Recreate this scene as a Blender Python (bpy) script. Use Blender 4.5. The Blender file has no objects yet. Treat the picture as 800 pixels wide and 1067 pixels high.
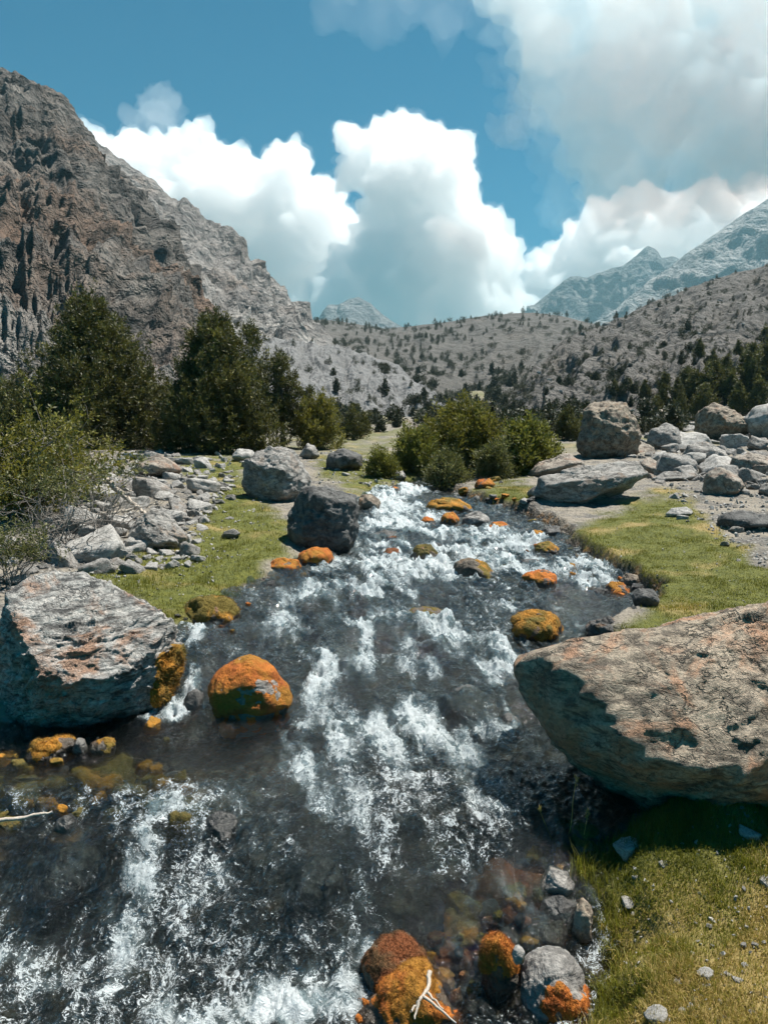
import bpy, math, random
import numpy as np

SC = bpy.context.scene
COL = SC.collection
rng = np.random.default_rng(11)
random.seed(11)

# ------------------------------------------------------------------ camera
PITCH = math.atan(78.5 / 800.0)
CP, SP = math.cos(PITCH), math.sin(PITCH)
CAM_Z = 2.0
cam_data = bpy.data.cameras.new('camera')
cam = bpy.data.objects.new('camera', cam_data)
COL.objects.link(cam)
cam.location = (0, 0, CAM_Z)
cam.rotation_euler = (math.pi / 2 - PITCH, 0, 0)
cam_data.sensor_fit = 'VERTICAL'
cam_data.angle = 2 * math.atan(533.5 / 800.0)
cam_data.clip_start = 0.05
cam_data.clip_end = 20000
SC.camera = cam


def P(px, py, Y):
    """point of the world that stands at distance Y and is seen at photo pixel px, py"""
    a = (px - 400) / 800.0
    b = (533.5 - py) / 800.0
    k = Y / (CP + b * SP)
    return np.array((a * k, Y, CAM_Z + (-SP + b * CP) * k))


def proj(x, y, z):
    zz = z - CAM_Z
    f = y * CP - zz * SP
    u = y * SP + zz * CP
    f = np.maximum(f, 1e-3)
    return 400 + 800 * x / f, 533.5 - 800 * u / f


# ------------------------------------------------------------------ noise
_perm = np.random.default_rng(3).permutation(256).astype(np.int32)
_perm = np.concatenate([_perm, _perm, _perm])
_g = np.random.default_rng(4).normal(size=(256, 3)).astype(np.float32)
_g /= np.linalg.norm(_g, axis=1, keepdims=True)


def perlin(p):
    p = np.asarray(p, np.float32)
    pi = np.floor(p).astype(np.int32)
    pf = p - pi
    pi &= 255
    w = pf * pf * pf * (pf * (pf * 6 - 15) + 10)
    out = np.zeros(len(p), np.float32)
    for dx in (0, 1):
        wx = w[:, 0] if dx else 1 - w[:, 0]
        hx = _perm[pi[:, 0] + dx]
        for dy in (0, 1):
            wy = w[:, 1] if dy else 1 - w[:, 1]
            hy = _perm[hx + pi[:, 1] + dy]
            for dz in (0, 1):
                wz = w[:, 2] if dz else 1 - w[:, 2]
                g = _g[_perm[hy + pi[:, 2] + dz]]
                d = g[:, 0] * (pf[:, 0] - dx) + g[:, 1] * (pf[:, 1] - dy) + g[:, 2] * (pf[:, 2] - dz)
                out += wx * wy * wz * d
    return out * 1.5


def fbm(p, octv=4, gain=0.5, lac=2.03):
    p = np.asarray(p, np.float32)
    o = np.zeros(len(p), np.float32)
    a = 1.0
    for i in range(octv):
        o += a * perlin(p + i * 17.3)
        a *= gain
        p = p * lac
    return o


def ridged(p, octv=4, gain=0.5, lac=2.1):
    p = np.asarray(p, np.float32)
    o = np.zeros(len(p), np.float32)
    a = 1.0
    for i in range(octv):
        o += a * (1 - 2 * np.abs(perlin(p + i * 11.7)))
        a *= gain
        p = p * lac
    return o


def sstep(a, b, x):
    t = np.clip((x - a) / (b - a), 0, 1)
    return t * t * (3 - 2 * t)


def v3(x, y, z=0.0):
    x = np.asarray(x, np.float32)
    return np.stack([x, np.broadcast_to(y, x.shape), np.broadcast_to(z, x.shape)], -1).astype(np.float32)


# ------------------------------------------------------------------ object helpers
def tag(o, label=None, cat=None, group=None, kind=None):
    if label: o['label'] = label
    if cat: o['category'] = cat
    if group: o['group'] = group
    if kind: o['kind'] = kind
    return o


def link(name, me, mat=None, parent=None, loc=None):
    o = bpy.data.objects.new(name, me)
    COL.objects.link(o)
    if mat and me is not None and len(me.materials) == 0:
        me.materials.append(mat)
    if parent is not None:
        o.parent = parent
    if loc is not None:
        o.location = loc
    return o


def np_mesh(name, verts, faces, attrs=None, smooth=True):
    """faces: (N,3) or (N,4) int array, attrs: dict of per-vertex float arrays"""
    me = bpy.data.meshes.new(name)
    verts = np.ascontiguousarray(verts, np.float32)
    faces = np.ascontiguousarray(faces, np.int32)
    n, k = faces.shape
    me.vertices.add(len(verts))
    me.vertices.foreach_set('co', verts.ravel())
    me.loops.add(n * k)
    me.loops.foreach_set('vertex_index', faces.ravel())
    me.polygons.add(n)
    me.polygons.foreach_set('loop_start', np.arange(0, n * k, k, dtype=np.int32))
    me.polygons.foreach_set('use_smooth', np.full(n, smooth, bool))
    for an, av in (attrs or {}).items():
        at = me.attributes.new(an, 'FLOAT', 'POINT')
        at.data.foreach_set('value', np.ascontiguousarray(av, np.float32))
    me.update(calc_edges=True)
    me.validate()
    return me


def grid_faces(nr, nc):
    i = np.arange((nr - 1) * (nc - 1))
    r, c = i // (nc - 1), i % (nc - 1)
    a = r * nc + c
    return np.stack([a, a + 1, a + nc + 1, a + nc], 1).astype(np.int32)


# ------------------------------------------------------------------ node helper
class NT:
    def __init__(s, tree):
        s.t = tree

    def n(s, typ, ins=(), out=0, **props):
        nd = s.t.nodes.new('ShaderNode' + typ)
        for k, v in props.items():
            setattr(nd, k, v)
        items = ins.items() if isinstance(ins, dict) else enumerate(ins)
        for k, v in items:
            if v is None:
                continue
            if isinstance(v, bpy.types.NodeSocket):
                s.t.links.new(v, nd.inputs[k])
            else:
                sock = nd.inputs[k]
                if hasattr(sock, 'default_value'):
                    try:
                        sock.default_value = v
                    except Exception:
                        sock.default_value = (*v, 1.0)
        return nd if out is None else nd.outputs[out]

    def m(s, op, a, b=None, c=None, clamp=False):
        return s.n('Math', [a, b, c], operation=op, use_clamp=clamp)

    def vm(s, op, a, b=None):
        nd = s.n('VectorMath', [a, b], out=None, operation=op)
        return nd.outputs[0]

    def scale(s, v, k):
        nd = s.t.nodes.new('ShaderNodeVectorMath')
        nd.operation = 'SCALE'
        s.t.links.new(v, nd.inputs[0])
        nd.inputs['Scale'].default_value = k
        return nd.outputs[0]

    def noise(s, vec, scale, detail=4, rough=0.55, dist=0.0, out='Fac', typ='FBM'):
        return s.n('TexNoise', {'Vector': vec, 'Scale': scale, 'Detail': detail, 'Roughness': rough,
                                'Distortion': dist}, out=out, noise_type=typ)

    def voro(s, vec, scale, detail=0, feature='F1', out='Distance', rand=1.0):
        return s.n('TexVoronoi', {'Vector': vec, 'Scale': scale, 'Detail': detail, 'Randomness': rand},
                   out=out, feature=feature)

    def ss(s, a, b, x):
        return s.n('MapRange', {'Value': x, 'From Min': a, 'From Max': b, 'To Min': 0.0, 'To Max': 1.0},
                   interpolation_type='SMOOTHSTEP')

    def lin(s, a, b, x, c=0.0, d=1.0):
        return s.n('MapRange', {'Value': x, 'From Min': a, 'From Max': b, 'To Min': c, 'To Max': d})

    def mix(s, f, a, b, blend='MIX'):
        nd = s.t.nodes.new('ShaderNodeMix')
        nd.data_type = 'RGBA'
        nd.blend_type = blend
        nd.clamp_factor = True
        for k, v in ((0, f), (6, a), (7, b)):
            if isinstance(v, bpy.types.NodeSocket):
                s.t.links.new(v, nd.inputs[k])
            elif k == 0:
                nd.inputs[k].default_value = v
            else:
                nd.inputs[k].default_value = (*v[:3], 1.0)
        return nd.outputs[2]

    def attr(s, name):
        return s.n('Attribute', out='Fac', attribute_name=name)

    def bump(s, h, strength=0.5, dist=0.02, normal=None):
        return s.n('Bump', {'Strength': strength, 'Distance': dist, 'Height': h, 'Normal': normal})

    def principled(s, **k):
        nd = s.n('BsdfPrincipled', {kk.replace('_', ' '): v for kk, v in k.items()}, out=None)
        return nd.outputs[0]


def new_mat(name):
    m = bpy.data.materials.new(name)
    m.use_nodes = True
    m.node_tree.nodes.clear()
    t = NT(m.node_tree)
    out = t.n('OutputMaterial', out=None)
    return m, t, out


def finish(t, out, shader, sock='Surface'):
    t.t.links.new(shader, out.inputs[sock])


# ------------------------------------------------------------------ stream and ground shape
_wy = np.array([-3, 2.0, 3.1, 3.55, 4.0, 5.15, 5.45, 5.9, 6.5, 6.75, 7.4, 7.6, 8.6, 8.9, 9.8, 10.2, 11, 12.5, 12.9, 16, 25, 60, 150, 400, 5000], float)
_wz = np.array([-.55, -.38, -.34, -.16, -.01, .03, .10, .16, .19, .25, .28, .325, .38, .43, .48, .55, .60, .66, .74, .82, 1.2, 2.6, 6.5, 20, 300], float)


def Wp(y):
    return np.interp(y, _wy, _wz)


def water_hit(px, py):
    ys = np.geomspace(1.2, 60, 4000)
    r = P(px, py, 1.0)
    z = CAM_Z + (r[2] - CAM_Z) * ys
    i = np.argmax(z <= Wp(ys))
    return r[0] * ys[i], ys[i]


def edge_curve(pts):
    w = sorted([water_hit(*p)[::-1] for p in pts])
    return np.array([a for a, _ in w]), np.array([b for _, b in w])


LY, LX = edge_curve([(-700, 1067), (-560, 900), (-300, 830), (-80, 778), (40, 756), (130, 738), (188, 705),
                     (184, 660), (240, 648), (262, 610), (308, 594), (345, 582), (370, 565), (370, 538),
                     (388, 520), (396, 511), (430, 504), (500, 498)])
RY, RX = edge_curve([(560, 1120), (580, 1067), (598, 1010), (606, 960), (606, 915), (615, 885), (652, 855), (710, 820),
                     (690, 770), (650, 700), (618, 668), (655, 650), (675, 637), (684, 622), (640, 598),
                     (602, 577), (580, 560), (564, 546), (530, 532), (490, 521), (462, 512), (500, 506), (570, 497)])


def stream_d(x, y):
    """signed distance to the water's edge, negative over the water; and which bank (+1 right)"""
    wob = 0.11 * fbm(v3(np.asarray(x) * 2.4, np.asarray(y) * 2.4, 3.3), 4, .6)
    dl = np.interp(y, LY, LX) - x
    dr = x - np.interp(y, RY, RX)
    return np.maximum(dl, dr) + wob, np.where(dr > dl, 1, -1)


def G0(x, y, d=None, side=None):
    """ground without the small relief"""
    x = np.asarray(x, float); y = np.asarray(y, float)
    if d is None:
        d, side = stream_d(x, y)
    w = Wp(y)
    far = sstep(16, 30, y)
    near_r = (side > 0) & (y < 5.2)
    bank = np.where(near_r, 0.20 * sstep(0, .45, d) + 0.11 * np.maximum(d - .2, 0),
                    np.where(side > 0, 0.19 * sstep(0.01, .16, d) + 0.035 * np.maximum(d - .3, 0) + .045 * np.maximum(d - 4, 0),
                             0.10 * sstep(0, .5, d) + 0.055 * np.maximum(d - .3, 0)))
    bank = np.minimum(bank, 0.9 + 0.02 * np.abs(x))
    bed = -np.minimum(0.26, 0.03 + 0.55 * np.maximum(-d, 0))
    h = w + np.where(d > 0, bank, bed)
    hf = w + 0.25 + 0.010 * np.abs(x)
    return h * (1 - far) + hf * far


def ground_hit(px, py, water=True):
    ys = np.geomspace(1.2, 120, 3000)
    r = P(px, py, 1.0)
    x = r[0] * ys
    z = CAM_Z + (r[2] - CAM_Z) * ys
    g = G0(x, ys)
    if water:
        g = np.maximum(g, Wp(ys))
    i = int(np.argmax(z <= g))
    if z[i] > g[i]:
        i = len(ys) - 1
    return np.array((x[i], ys[i], g[i]))


def poly_sd(px, py, poly):
    """signed distance (pixels, positive inside) of points to a polygon"""
    poly = np.array(poly, float)
    n = len(poly)
    d2 = np.full(px.shape, 1e12)
    ins = np.zeros(px.shape, bool)
    for i in range(n):
        a, b = poly[i], poly[(i + 1) % n]
        e = b - a
        wx, wy = px - a[0], py - a[1]
        t = np.clip((wx * e[0] + wy * e[1]) / (e @ e), 0, 1)
        d2 = np.minimum(d2, (wx - t * e[0]) ** 2 + (wy - t * e[1]) ** 2)
        c = ((a[1] <= py) & (b[1] > py)) | ((a[1] > py) & (b[1] <= py))
        if b[1] != a[1]:
            ins ^= c & (px < a[0] + (py - a[1]) / (b[1] - a[1]) * e[0])
    return np.where(ins, 1, -1) * np.sqrt(d2)


TURF = [
    [(560, 582), (600, 556), (640, 532), (690, 513), (720, 520), (735, 548), (790, 585), (980, 640), (1000, 720), (640, 700), (640, 662), (690, 630), (655, 600)],
    [(80, 600), (125, 578), (195, 574), (212, 545), (226, 500), (252, 500), (262, 522), (300, 545), (302, 578), (270, 605), (250, 640), (180, 650), (150, 625)],
    [(350, 510), (372, 490), (412, 482), (450, 492), (440, 502), (400, 512)],
    [(486, 520), (500, 506), (545, 500), (560, 515), (545, 534), (500, 530)],
    [(180, 478), (235, 472), (262, 480), (250, 500), (200, 500)],
    [(330, 480), (400, 470), (420, 480), (380, 500), (340, 500)],
]
GRAVEL_R = [(660, 470), (1000, 430), (1000, 640), (800, 585), (738, 545), (715, 512), (680, 505)]


def zones(x, y, z):
    """turf 0-1, dryness 0-1 for points of the ground"""
    px, py = proj(x, y, z)
    d, side = stream_d(x, y)
    n = fbm(v3(x * 1.3, y * 1.3, 9.1), 4)
    turf = np.zeros(len(x))
    for p in TURF:
        turf = np.maximum(turf, sstep(-9, 7, poly_sd(px, py, p) + n * 14))
    fore = (side > 0) & (y < 5.0)
    turf = np.where(fore, sstep(0.0, 0.12, d + n * .05), turf)
    turf = np.maximum(turf, sstep(22, 30, y) * sstep(-.1, .5, fbm(v3(x * .25, y * .25, 2.2), 4) + .25) * .7)
    turf *= sstep(.04, .13, d + .04 * n)
    dry = np.where(fore, sstep(-.35, .55, n * .8 + (np.clip((py - 900) / 200, -1, 1) + np.clip((px - 640) / 250, -1, 1)) * .75 - .34), sstep(.1, .9, n))
    mound = sstep(0, 60, poly_sd(px, py, TURF[0])) * 0.15
    dry = np.clip(dry - mound + sstep(15, 0, np.abs(poly_sd(px, py, GRAVEL_R))) * .4, 0, 1)
    return turf, dry, d, side


def Gfull(x, y):
    d, side = stream_d(x, y)
    g = G0(x, y, d, side)
    a = np.clip(y / 12, .35, 3)
    out = sstep(-.05, .2, d)
    g = g + out * (0.035 * a * fbm(v3(x * 1.6, y * 1.6, 1.0), 4) + .016 * np.clip(a, 0, 1) * fbm(v3(x * 7, y * 7, 5.0), 3))
    g = g + (1 - out) * (0.07 * fbm(v3(x * 3.5, y * 3.5, 7.0), 4))
    # far: rolling valley floor
    f = sstep(25, 120, y)
    g = g + f * (0.02 * y * fbm(v3(x * .02, y * .02, 4.0), 4))
    return g


# ------------------------------------------------------------------ materials
def rock_mat(name, light, dark, patch=None, patch_amt=0.5, warm=(.30, .20, .13), warm_amt=0.0, bump=0.6, scale=1.0, strata=0.0, lichen=0.3):
    m, t, out = new_mat(name)
    tc = t.n('TexCoord', out='Object')
    oi = t.n('ObjectInfo', out='Random')
    off = t.n('CombineXYZ', [t.m('MULTIPLY', oi, 37.0), t.m('MULTIPLY', oi, 11.0), 0.0])
    v = t.vm('ADD', tc, off)
    v = t.vm('MULTIPLY', v, (scale, scale, scale))
    mp = t.n('Mapping', {'Vector': v, 'Rotation': (.45, .35, .2), 'Scale': (1, 1, 1 + 2.2 * strata)})
    big = t.noise(v, 1.6, 5, .6, .6)
    med = t.noise(mp, 6.0, 6, .7, .5)
    fine = t.noise(v, 38.0, 5, .7)
    c = t.mix(t.ss(.38, .58, med), dark, light)
    c = t.mix(t.m('MULTIPLY', t.ss(.5, .72, big), .65), c, tuple(a * 1.25 for a in light))
    c = t.mix(t.m('MULTIPLY', t.ss(.5, .62, t.noise(v, 16, 3, .7, 1.2)), lichen), c, tuple(a * .32 for a in dark))
    if warm_amt:
        wn = t.noise(t.vm('ADD', v, (5, 3, 1)), 2.3, 6, .65, .8)
        c = t.mix(t.m('MULTIPLY', t.ss(.60 - warm_amt * .16, .74 - warm_amt * .16, wn), .8), c, warm)
    if patch:
        pn = t.noise(t.vm('ADD', v, (1, 7, 4)), 4.5, 6, .7, .5)
        c = t.mix(t.m('MULTIPLY', t.ss(.68 - patch_amt * .3, .76 - patch_amt * .3, pn), .85), c, patch)
    c = t.mix(t.m('MULTIPLY', t.ss(.45, .7, fine), .5), c, tuple(a * .45 for a in dark))
    # cracks
    wv = t.vm('ADD', v, t.scale(t.noise(v, 5.0, 4, .6, out='Color'), .35))
    st = t.vm('MULTIPLY', wv, (1.0, 1.0, 1.0 + 3.0 * strata))
    cr = t.voro(st, 3.4, 2, 'DISTANCE_TO_EDGE')
    crack = t.ss(0.0, .05, cr)
    ckm = t.m('MULTIPLY', t.m('SUBTRACT', 1.0, crack), t.ss(.42, .6, big))
    c = t.mix(t.m('MULTIPLY', ckm, .7), c, tuple(a * .3 for a in dark))
    wet = t.attr('wet')
    moss = t.attr('moss')
    mc = t.mix(t.ss(.35, .65, t.noise(v, 6, 4, .6)), (.28, .085, .012), (.13, .075, .012))
    c = t.mix(moss, c, mc)
    c = t.mix(t.m('MULTIPLY', wet, .72), c, t.mix(1.0, c, (.22, .22, .2), 'MULTIPLY'))
    h = t.m('ADD', t.m('MULTIPLY', med, .7), t.m('MULTIPLY', fine, .28))
    h = t.m('ADD', h, t.m('MULTIPLY', t.noise(t.vm('MULTIPLY', wv, (1, 1, 1 + 5 * strata)), 13, 5, .65), .6))
    h = t.m('SUBTRACT', h, t.m('MULTIPLY', ckm, .5))
    b = t.bump(h, bump, .06 / scale)
    rough = t.lin(0, 1, wet, .85, .28)
    finish(t, out, t.principled(Base_Color=c, Roughness=rough, Normal=b))
    return m


ROCK = {
    'grey': rock_mat('grey_rock', (0.302, 0.288, 0.266), (0.13, 0.124, 0.115), strata=.3),
    'pale': rock_mat('pale_rock', (0.41, 0.395, 0.369), (0.243, 0.232, 0.213), strata=.2, lichen=.15),
    'tan': rock_mat('tan_rock', (0.327, 0.285, 0.236), (0.144, 0.118, 0.095), warm=(0.251, 0.144, 0.091), warm_amt=.6),
    'rust': rock_mat('rusty_rock', (0.296, 0.248, 0.188), (0.104, 0.08, 0.06), patch=(0.32, 0.136, 0.04), patch_amt=.25, warm=(0.24, 0.144, 0.08), warm_amt=.4),
    'dark': rock_mat('dark_rock', (.12, .118, .112), (.045, .045, .044)),
    'slab': rock_mat('slab_rock', (0.333, 0.315, 0.289), (0.126, 0.118, 0.107), strata=.8, warm=(0.237, 0.178, 0.133), warm_amt=.4),
    'banded': rock_mat('banded_rock', (.56, .54, .50), (0.096, 0.094, 0.09), strata=1.2, warm=(0.444, 0.252, 0.155), warm_amt=.7, bump=1.0),
    'big': rock_mat('brown_grey_rock', (0.451, 0.369, 0.276), (0.113, 0.092, 0.069), strata=.9, warm=(0.471, 0.251, 0.143), warm_amt=.7, bump=1.0, scale=1.25),
    'mossy': rock_mat('moss_rock', (.12, .10, .075), (.045, .038, .028)),
}


def moss_mat(name, a, b, c_, far=None):
    m, t, out = new_mat(name)
    geo = t.n('NewGeometry', out='Position')
    n1 = t.noise(geo, 7, 4, .6)
    n2 = t.noise(geo, 60, 3, .7)
    c = t.mix(t.ss(.38, .62, n1), a, b)
    if far:
        c = t.mix(t.ss(.46, .6, t.noise(geo, 2.6, 4, .6, .5)), c, far)
    c = t.mix(t.m('MULTIPLY', t.ss(.5, .75, n2), .6), c, c_)
    h = t.m('ADD', t.noise(geo, 90, 3, .8), t.m('MULTIPLY', t.noise(geo, 25, 3, .6), 1.4))
    b_ = t.bump(h, .9, .02)
    finish(t, out, t.principled(Base_Color=c, Roughness=.9, Normal=b_))
    return m


MOSS = {
    'orange': moss_mat('orange_moss', (.50, .155, .016), (.36, .09, .010), (.20, .055, .008), (.34, .15, .012)),
    'gold': moss_mat('golden_moss', (.44, .185, .014), (.25, .13, .012), (.10, .07, .01), (.15, .11, .014)),
    'brown': moss_mat('russet_moss', (.19, .055, .012), (.09, .045, .012), (.05, .03, .01)),
    'olive': moss_mat('olive_moss', (.13, .095, .012), (.07, .062, .012), (.22, .10, .012)),
}


def ground_mat():
    m, t, out = new_mat('ground_soil')
    geo = t.n('NewGeometry', out='Position')
    turf, dry, bed, wet = t.attr('turf'), t.attr('dry'), t.attr('bed'), t.attr('wet')
    n1 = t.noise(geo, 2.2, 5, .6)
    n2 = t.noise(geo, 14, 5, .65)
    n3 = t.noise(geo, 70, 4, .7)
    # gravel: cells of stones
    vn = t.n('TexVoronoi', {'Vector': geo, 'Scale': 17.0, 'Detail': 1.0}, out=None, feature='F1')
    vd = vn.outputs['Distance']
    vc = t.n('SeparateColor', [vn.outputs['Color']], out=0)
    gr = t.mix(vc, (.16, .15, .132), (.34, .325, .30))
    gr = t.mix(t.ss(.35, .7, vd), gr, (.10, .092, .08))
    soil = t.mix(n2, (.17, .145, .11), (.27, .24, .195))
    gravel = t.mix(t.ss(.42, .6, n1), soil, gr)
    grass = t.mix(t.ss(.3, .7, n2), (.060, .070, .008), (.115, .118, .012))
    grass = t.mix(t.m('MULTIPLY', dry, .9), grass, (.27, .20, .075))
    grass = t.mix(t.m('MULTIPLY', t.ss(.5, .75, n3), .5), grass, (.03, .032, .01))
    c = t.mix(turf, gravel, grass)
    # stream bed: rounded dark stones, moss stained
    bv = t.n('TexVoronoi', {'Vector': t.vm('ADD', geo, t.scale(t.noise(geo, 4, 2, .5, out='Color'), .12)), 'Scale': 7.0, 'Detail': 1.0}, out=None, feature='F1')
    bc = t.n('SeparateColor', [bv.outputs['Color']], out=0)
    bs = t.mix(bc, (.035, .034, .027), (.19, .175, .13))
    bs = t.mix(t.ss(.45, .62, t.noise(geo, 1.5, 4, .6)), bs, t.mix(n2, (.07, .05, .012), (.20, .095, .014)))
    bs = t.mix(t.m('MULTIPLY', t.attr('bedmoss'), t.ss(.3, .5, n1)), bs, t.mix(n2, (.20, .125, .018), (.52, .26, .022)))
    bs = t.mix(t.ss(.35, .8, bv.outputs['Distance']), bs, (.012, .012, .010))
    c = t.mix(t.m('MULTIPLY', t.attr('cut'), t.ss(.3, .5, n2)), c, t.mix(t.ss(.5, .62, t.noise(geo, 5, 4, .6)), (.055, .04, .024), (.26, .115, .014)))
    c = t.mix(bed, c, bs)
    c = t.mix(t.m('MULTIPLY', wet, .7), c, t.mix(1.0, c, (.25, .23, .2), 'MULTIPLY'))
    hs = t.m('MULTIPLY', t.m('SUBTRACT', .6, vd), t.m('SUBTRACT', 1.0, turf))
    h = t.m('ADD', t.m('MULTIPLY', n2, .6), t.m('ADD', t.m('MULTIPLY', n3, .35), t.m('MULTIPLY', hs, .8)))
    h = t.m('ADD', h, t.m('MULTIPLY', t.m('MULTIPLY', t.m('SUBTRACT', .7, bv.outputs['Distance']), bed), 1.5))
    b = t.bump(h, .8, .04)
    finish(t, out, t.principled(Base_Color=c, Roughness=t.lin(0, 1, wet, .92, .35), Normal=b))
    return m


def water_mat():
    m, t, out = new_mat('clear_stream_water')
    geo = t.n('NewGeometry', out='Position')
    foam_a, spark = t.attr('foam'), t.attr('rough')
    wv = t.scale(t.vm('SUBTRACT', t.noise(geo, 4, 4, .6, out='Color'), (.5, .5, .5)), .30)
    p = t.vm('ADD', geo, wv)
    ps = t.vm('MULTIPLY', p, (1.0, .42, 1.0))
    pl = t.vm('MULTIPLY', t.n('Mapping', {'Vector': p, 'Rotation': (0, 0, -.35)}), (1.0, .2, 1.0))
    n1 = t.noise(pl, 9, 6, .66)
    n2 = t.noise(ps, 30, 5, .72)
    n3 = t.noise(p, 95, 3, .75)
    rid = t.m('ABSOLUTE', t.m('SUBTRACT', t.noise(pl, 9, 6, .66), .5))
    lace = t.m('SUBTRACT', 1.0, t.ss(0, .09, rid))
    f = t.m('ADD', foam_a, t.m('MULTIPLY', t.m('SUBTRACT', n1, .5), 1.7))
    f = t.m('ADD', f, t.m('MULTIPLY', t.m('SUBTRACT', n2, .5), .6))
    f = t.m('ADD', f, t.m('MULTIPLY', t.m('SUBTRACT', lace, .3), .30))
    f = t.m('ADD', f, t.m('MULTIPLY', t.m('SUBTRACT', n3, .5), .35))
    crest = t.m('MULTIPLY', t.m('MULTIPLY', t.ss(.48, 1.02, f), .95), t.ss(.02, .2, foam_a))
    # torn drops and bubbles in the rough water, sun glints painted white among them
    sp = t.m('ADD', n3, t.m('MULTIPLY', t.m('SUBTRACT', n2, .5), .9))
    sp = t.m('ADD', sp, t.m('MULTIPLY', t.m('SUBTRACT', n1, .5), .9))
    sp = t.m('ADD', sp, t.m('MULTIPLY', t.m('SUBTRACT', spark, .6), .35))
    drops_glints = t.m('MULTIPLY', t.ss(.62, .71, sp), t.ss(.15, .5, spark))
    white = t.m('MAXIMUM', crest, t.m('MULTIPLY', drops_glints, .9))
    milk = t.m('MULTIPLY', t.ss(.2, .9, t.m('ADD', foam_a, t.m('MULTIPLY', t.m('SUBTRACT', n1, .5), .9))), .72)
    h = t.m('ADD', t.noise(ps, 15, 4, .62), t.m('MULTIPLY', n2, .5))
    h = t.m('ADD', h, t.m('MULTIPLY', n3, .16))
    h = t.m('MULTIPLY', h, t.lin(0, 1, spark, .35, 1.6))
    b = t.bump(h, 1.0, .04)
    tr = t.n('BsdfTransparent', {'Color': (.84, .91, .88, 1)})
    rf = t.n('BsdfRefraction', {'Color': (.85, .94, .91, 1), 'Roughness': .0, 'IOR': 1.2, 'Normal': b})
    body = t.n('MixShader', [.35, tr, rf])
    mk = t.n('BsdfDiffuse', {'Color': (.27, .36, .385, 1), 'Normal': b})
    body = t.n('MixShader', [milk, body, mk])
    gl = t.n('BsdfGlossy', {'Color': (1, 1, 1, 1), 'Roughness': .07, 'Normal': b})
    fr = t.n('Fresnel', {'IOR': 1.34, 'Normal': b})
    wat = t.n('MixShader', [fr, body, gl])
    fb = t.bump(t.m('ADD', n2, t.m('MULTIPLY', n3, .6)), .9, .03)
    df = t.n('BsdfDiffuse', {'Color': (.72, .78, .80, 1), 'Normal': fb})
    tl = t.n('BsdfTranslucent', {'Color': (.58, .68, .70, 1), 'Normal': fb})
    fo = t.n('MixShader', [.25, df, tl])
    finish(t, out, t.n('MixShader', [white, wat, fo]))
    return m


def leaf_mat(name, dark, light, tip, trans=.25):
    m, t, out = new_mat(name)
    tint = t.attr('tint')
    c = t.mix(tint, dark, light)
    c = t.mix(t.ss(.82, 1.0, tint), c, tip)
    d = t.principled(Base_Color=c, Roughness=.6)
    tl = t.n('BsdfTranslucent', {'Color': t.mix(.5, c, light)})
    finish(t, out, t.n('MixShader', [trans, d, tl]))
    return m


LEAF = {
    'juniper': leaf_mat('juniper_needles', (.022, .028, .008), (.135, .13, .027), (.24, .21, .045)),
    'willow': leaf_mat('willow_leaves', (.05, .056, .008), (.21, .195, .03), (.36, .31, .06), .4),
    'bright': leaf_mat('bright_leaves', (.055, .065, .012), (.20, .20, .03), (.33, .32, .07), .35),
    'sage': leaf_mat('sage_leaves', (.035, .042, .012), (.17, .175, .05), (.34, .33, .15), .35),
    'grass': leaf_mat('grass_blades', (.075, .088, .008), (.22, .215, .020), (.46, .33, .11), .4),
    'far': leaf_mat('far_needles', (.02, .025, .012), (.055, .06, .02), (.08, .08, .03), .15),
}


def bark_mat(name, a, b):
    m, t, out = new_mat(name)
    tc = t.n('NewGeometry', out='Position')
    n = t.noise(t.vm('MULTIPLY', tc, (1, 1, .2)), 30, 4, .7)
    finish(t, out, t.principled(Base_Color=t.mix(n, a, b), Roughness=.9, Normal=t.bump(n, .6, .02)))
    return m


BARK = bark_mat('brown_bark', (.06, .045, .032), (.17, .13, .10))
TWIG = bark_mat('grey_twig', (.12, .105, .09), (.30, .27, .24))
BLEACHED = bark_mat('bleached_wood', (.28, .23, .18), (.52, .46, .39))


def mountain_mat(name, rock, rock2, rust, scree, u, rust_amt=.5, bump=1.0):
    """u: size in metres of the main relief"""
    m, t, out = new_mat(name)
    geo = t.n('NewGeometry', out=None)
    pos = t.scale(geo.outputs['Position'], 1.0 / u)
    sc, snow = t.attr('scree'), t.attr('snow')
    n1 = t.noise(pos, 1.0, 6, .65, .6)
    n2 = t.noise(pos, 5.0, 6, .7, .5)
    n3 = t.noise(pos, 24.0, 5, .7)
    c = t.mix(t.ss(.36, .64, n2), rock2, rock)
    c = t.mix(t.m('MULTIPLY', t.ss(.62 - rust_amt * .25, .78 - rust_amt * .25, n1), .75), c, rust)
    c = t.mix(t.m('MULTIPLY', t.ss(.46, .62, n3), .45), c, tuple(a * .4 for a in rock2))
    sm = t.m('MULTIPLY', sc, t.ss(.3, .5, n2))
    c = t.mix(sm, c, t.mix(t.ss(.4, .7, n3), scree, tuple(a * .75 for a in scree)))
    c = t.mix(t.m('MULTIPLY', snow, t.ss(.42, .5, n2)), c, (.75, .77, .80))
    h = t.m('ADD', t.m('MULTIPLY', n2, 1.0), t.m('MULTIPLY', n3, .35))
    cr = t.voro(t.vm('MULTIPLY', t.vm('ADD', pos, t.scale(t.noise(pos, 3, 3, .6, out='Color'), .4)), (1, 1, 1.6)), 4.0, 3, 'F1')
    h = t.m('ADD', h, t.m('MULTIPLY', cr, .5))
    b = t.bump(h, bump, u * .16)
    finish(t, out, t.principled(Base_Color=c, Roughness=.95, Normal=b))
    return m


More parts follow.
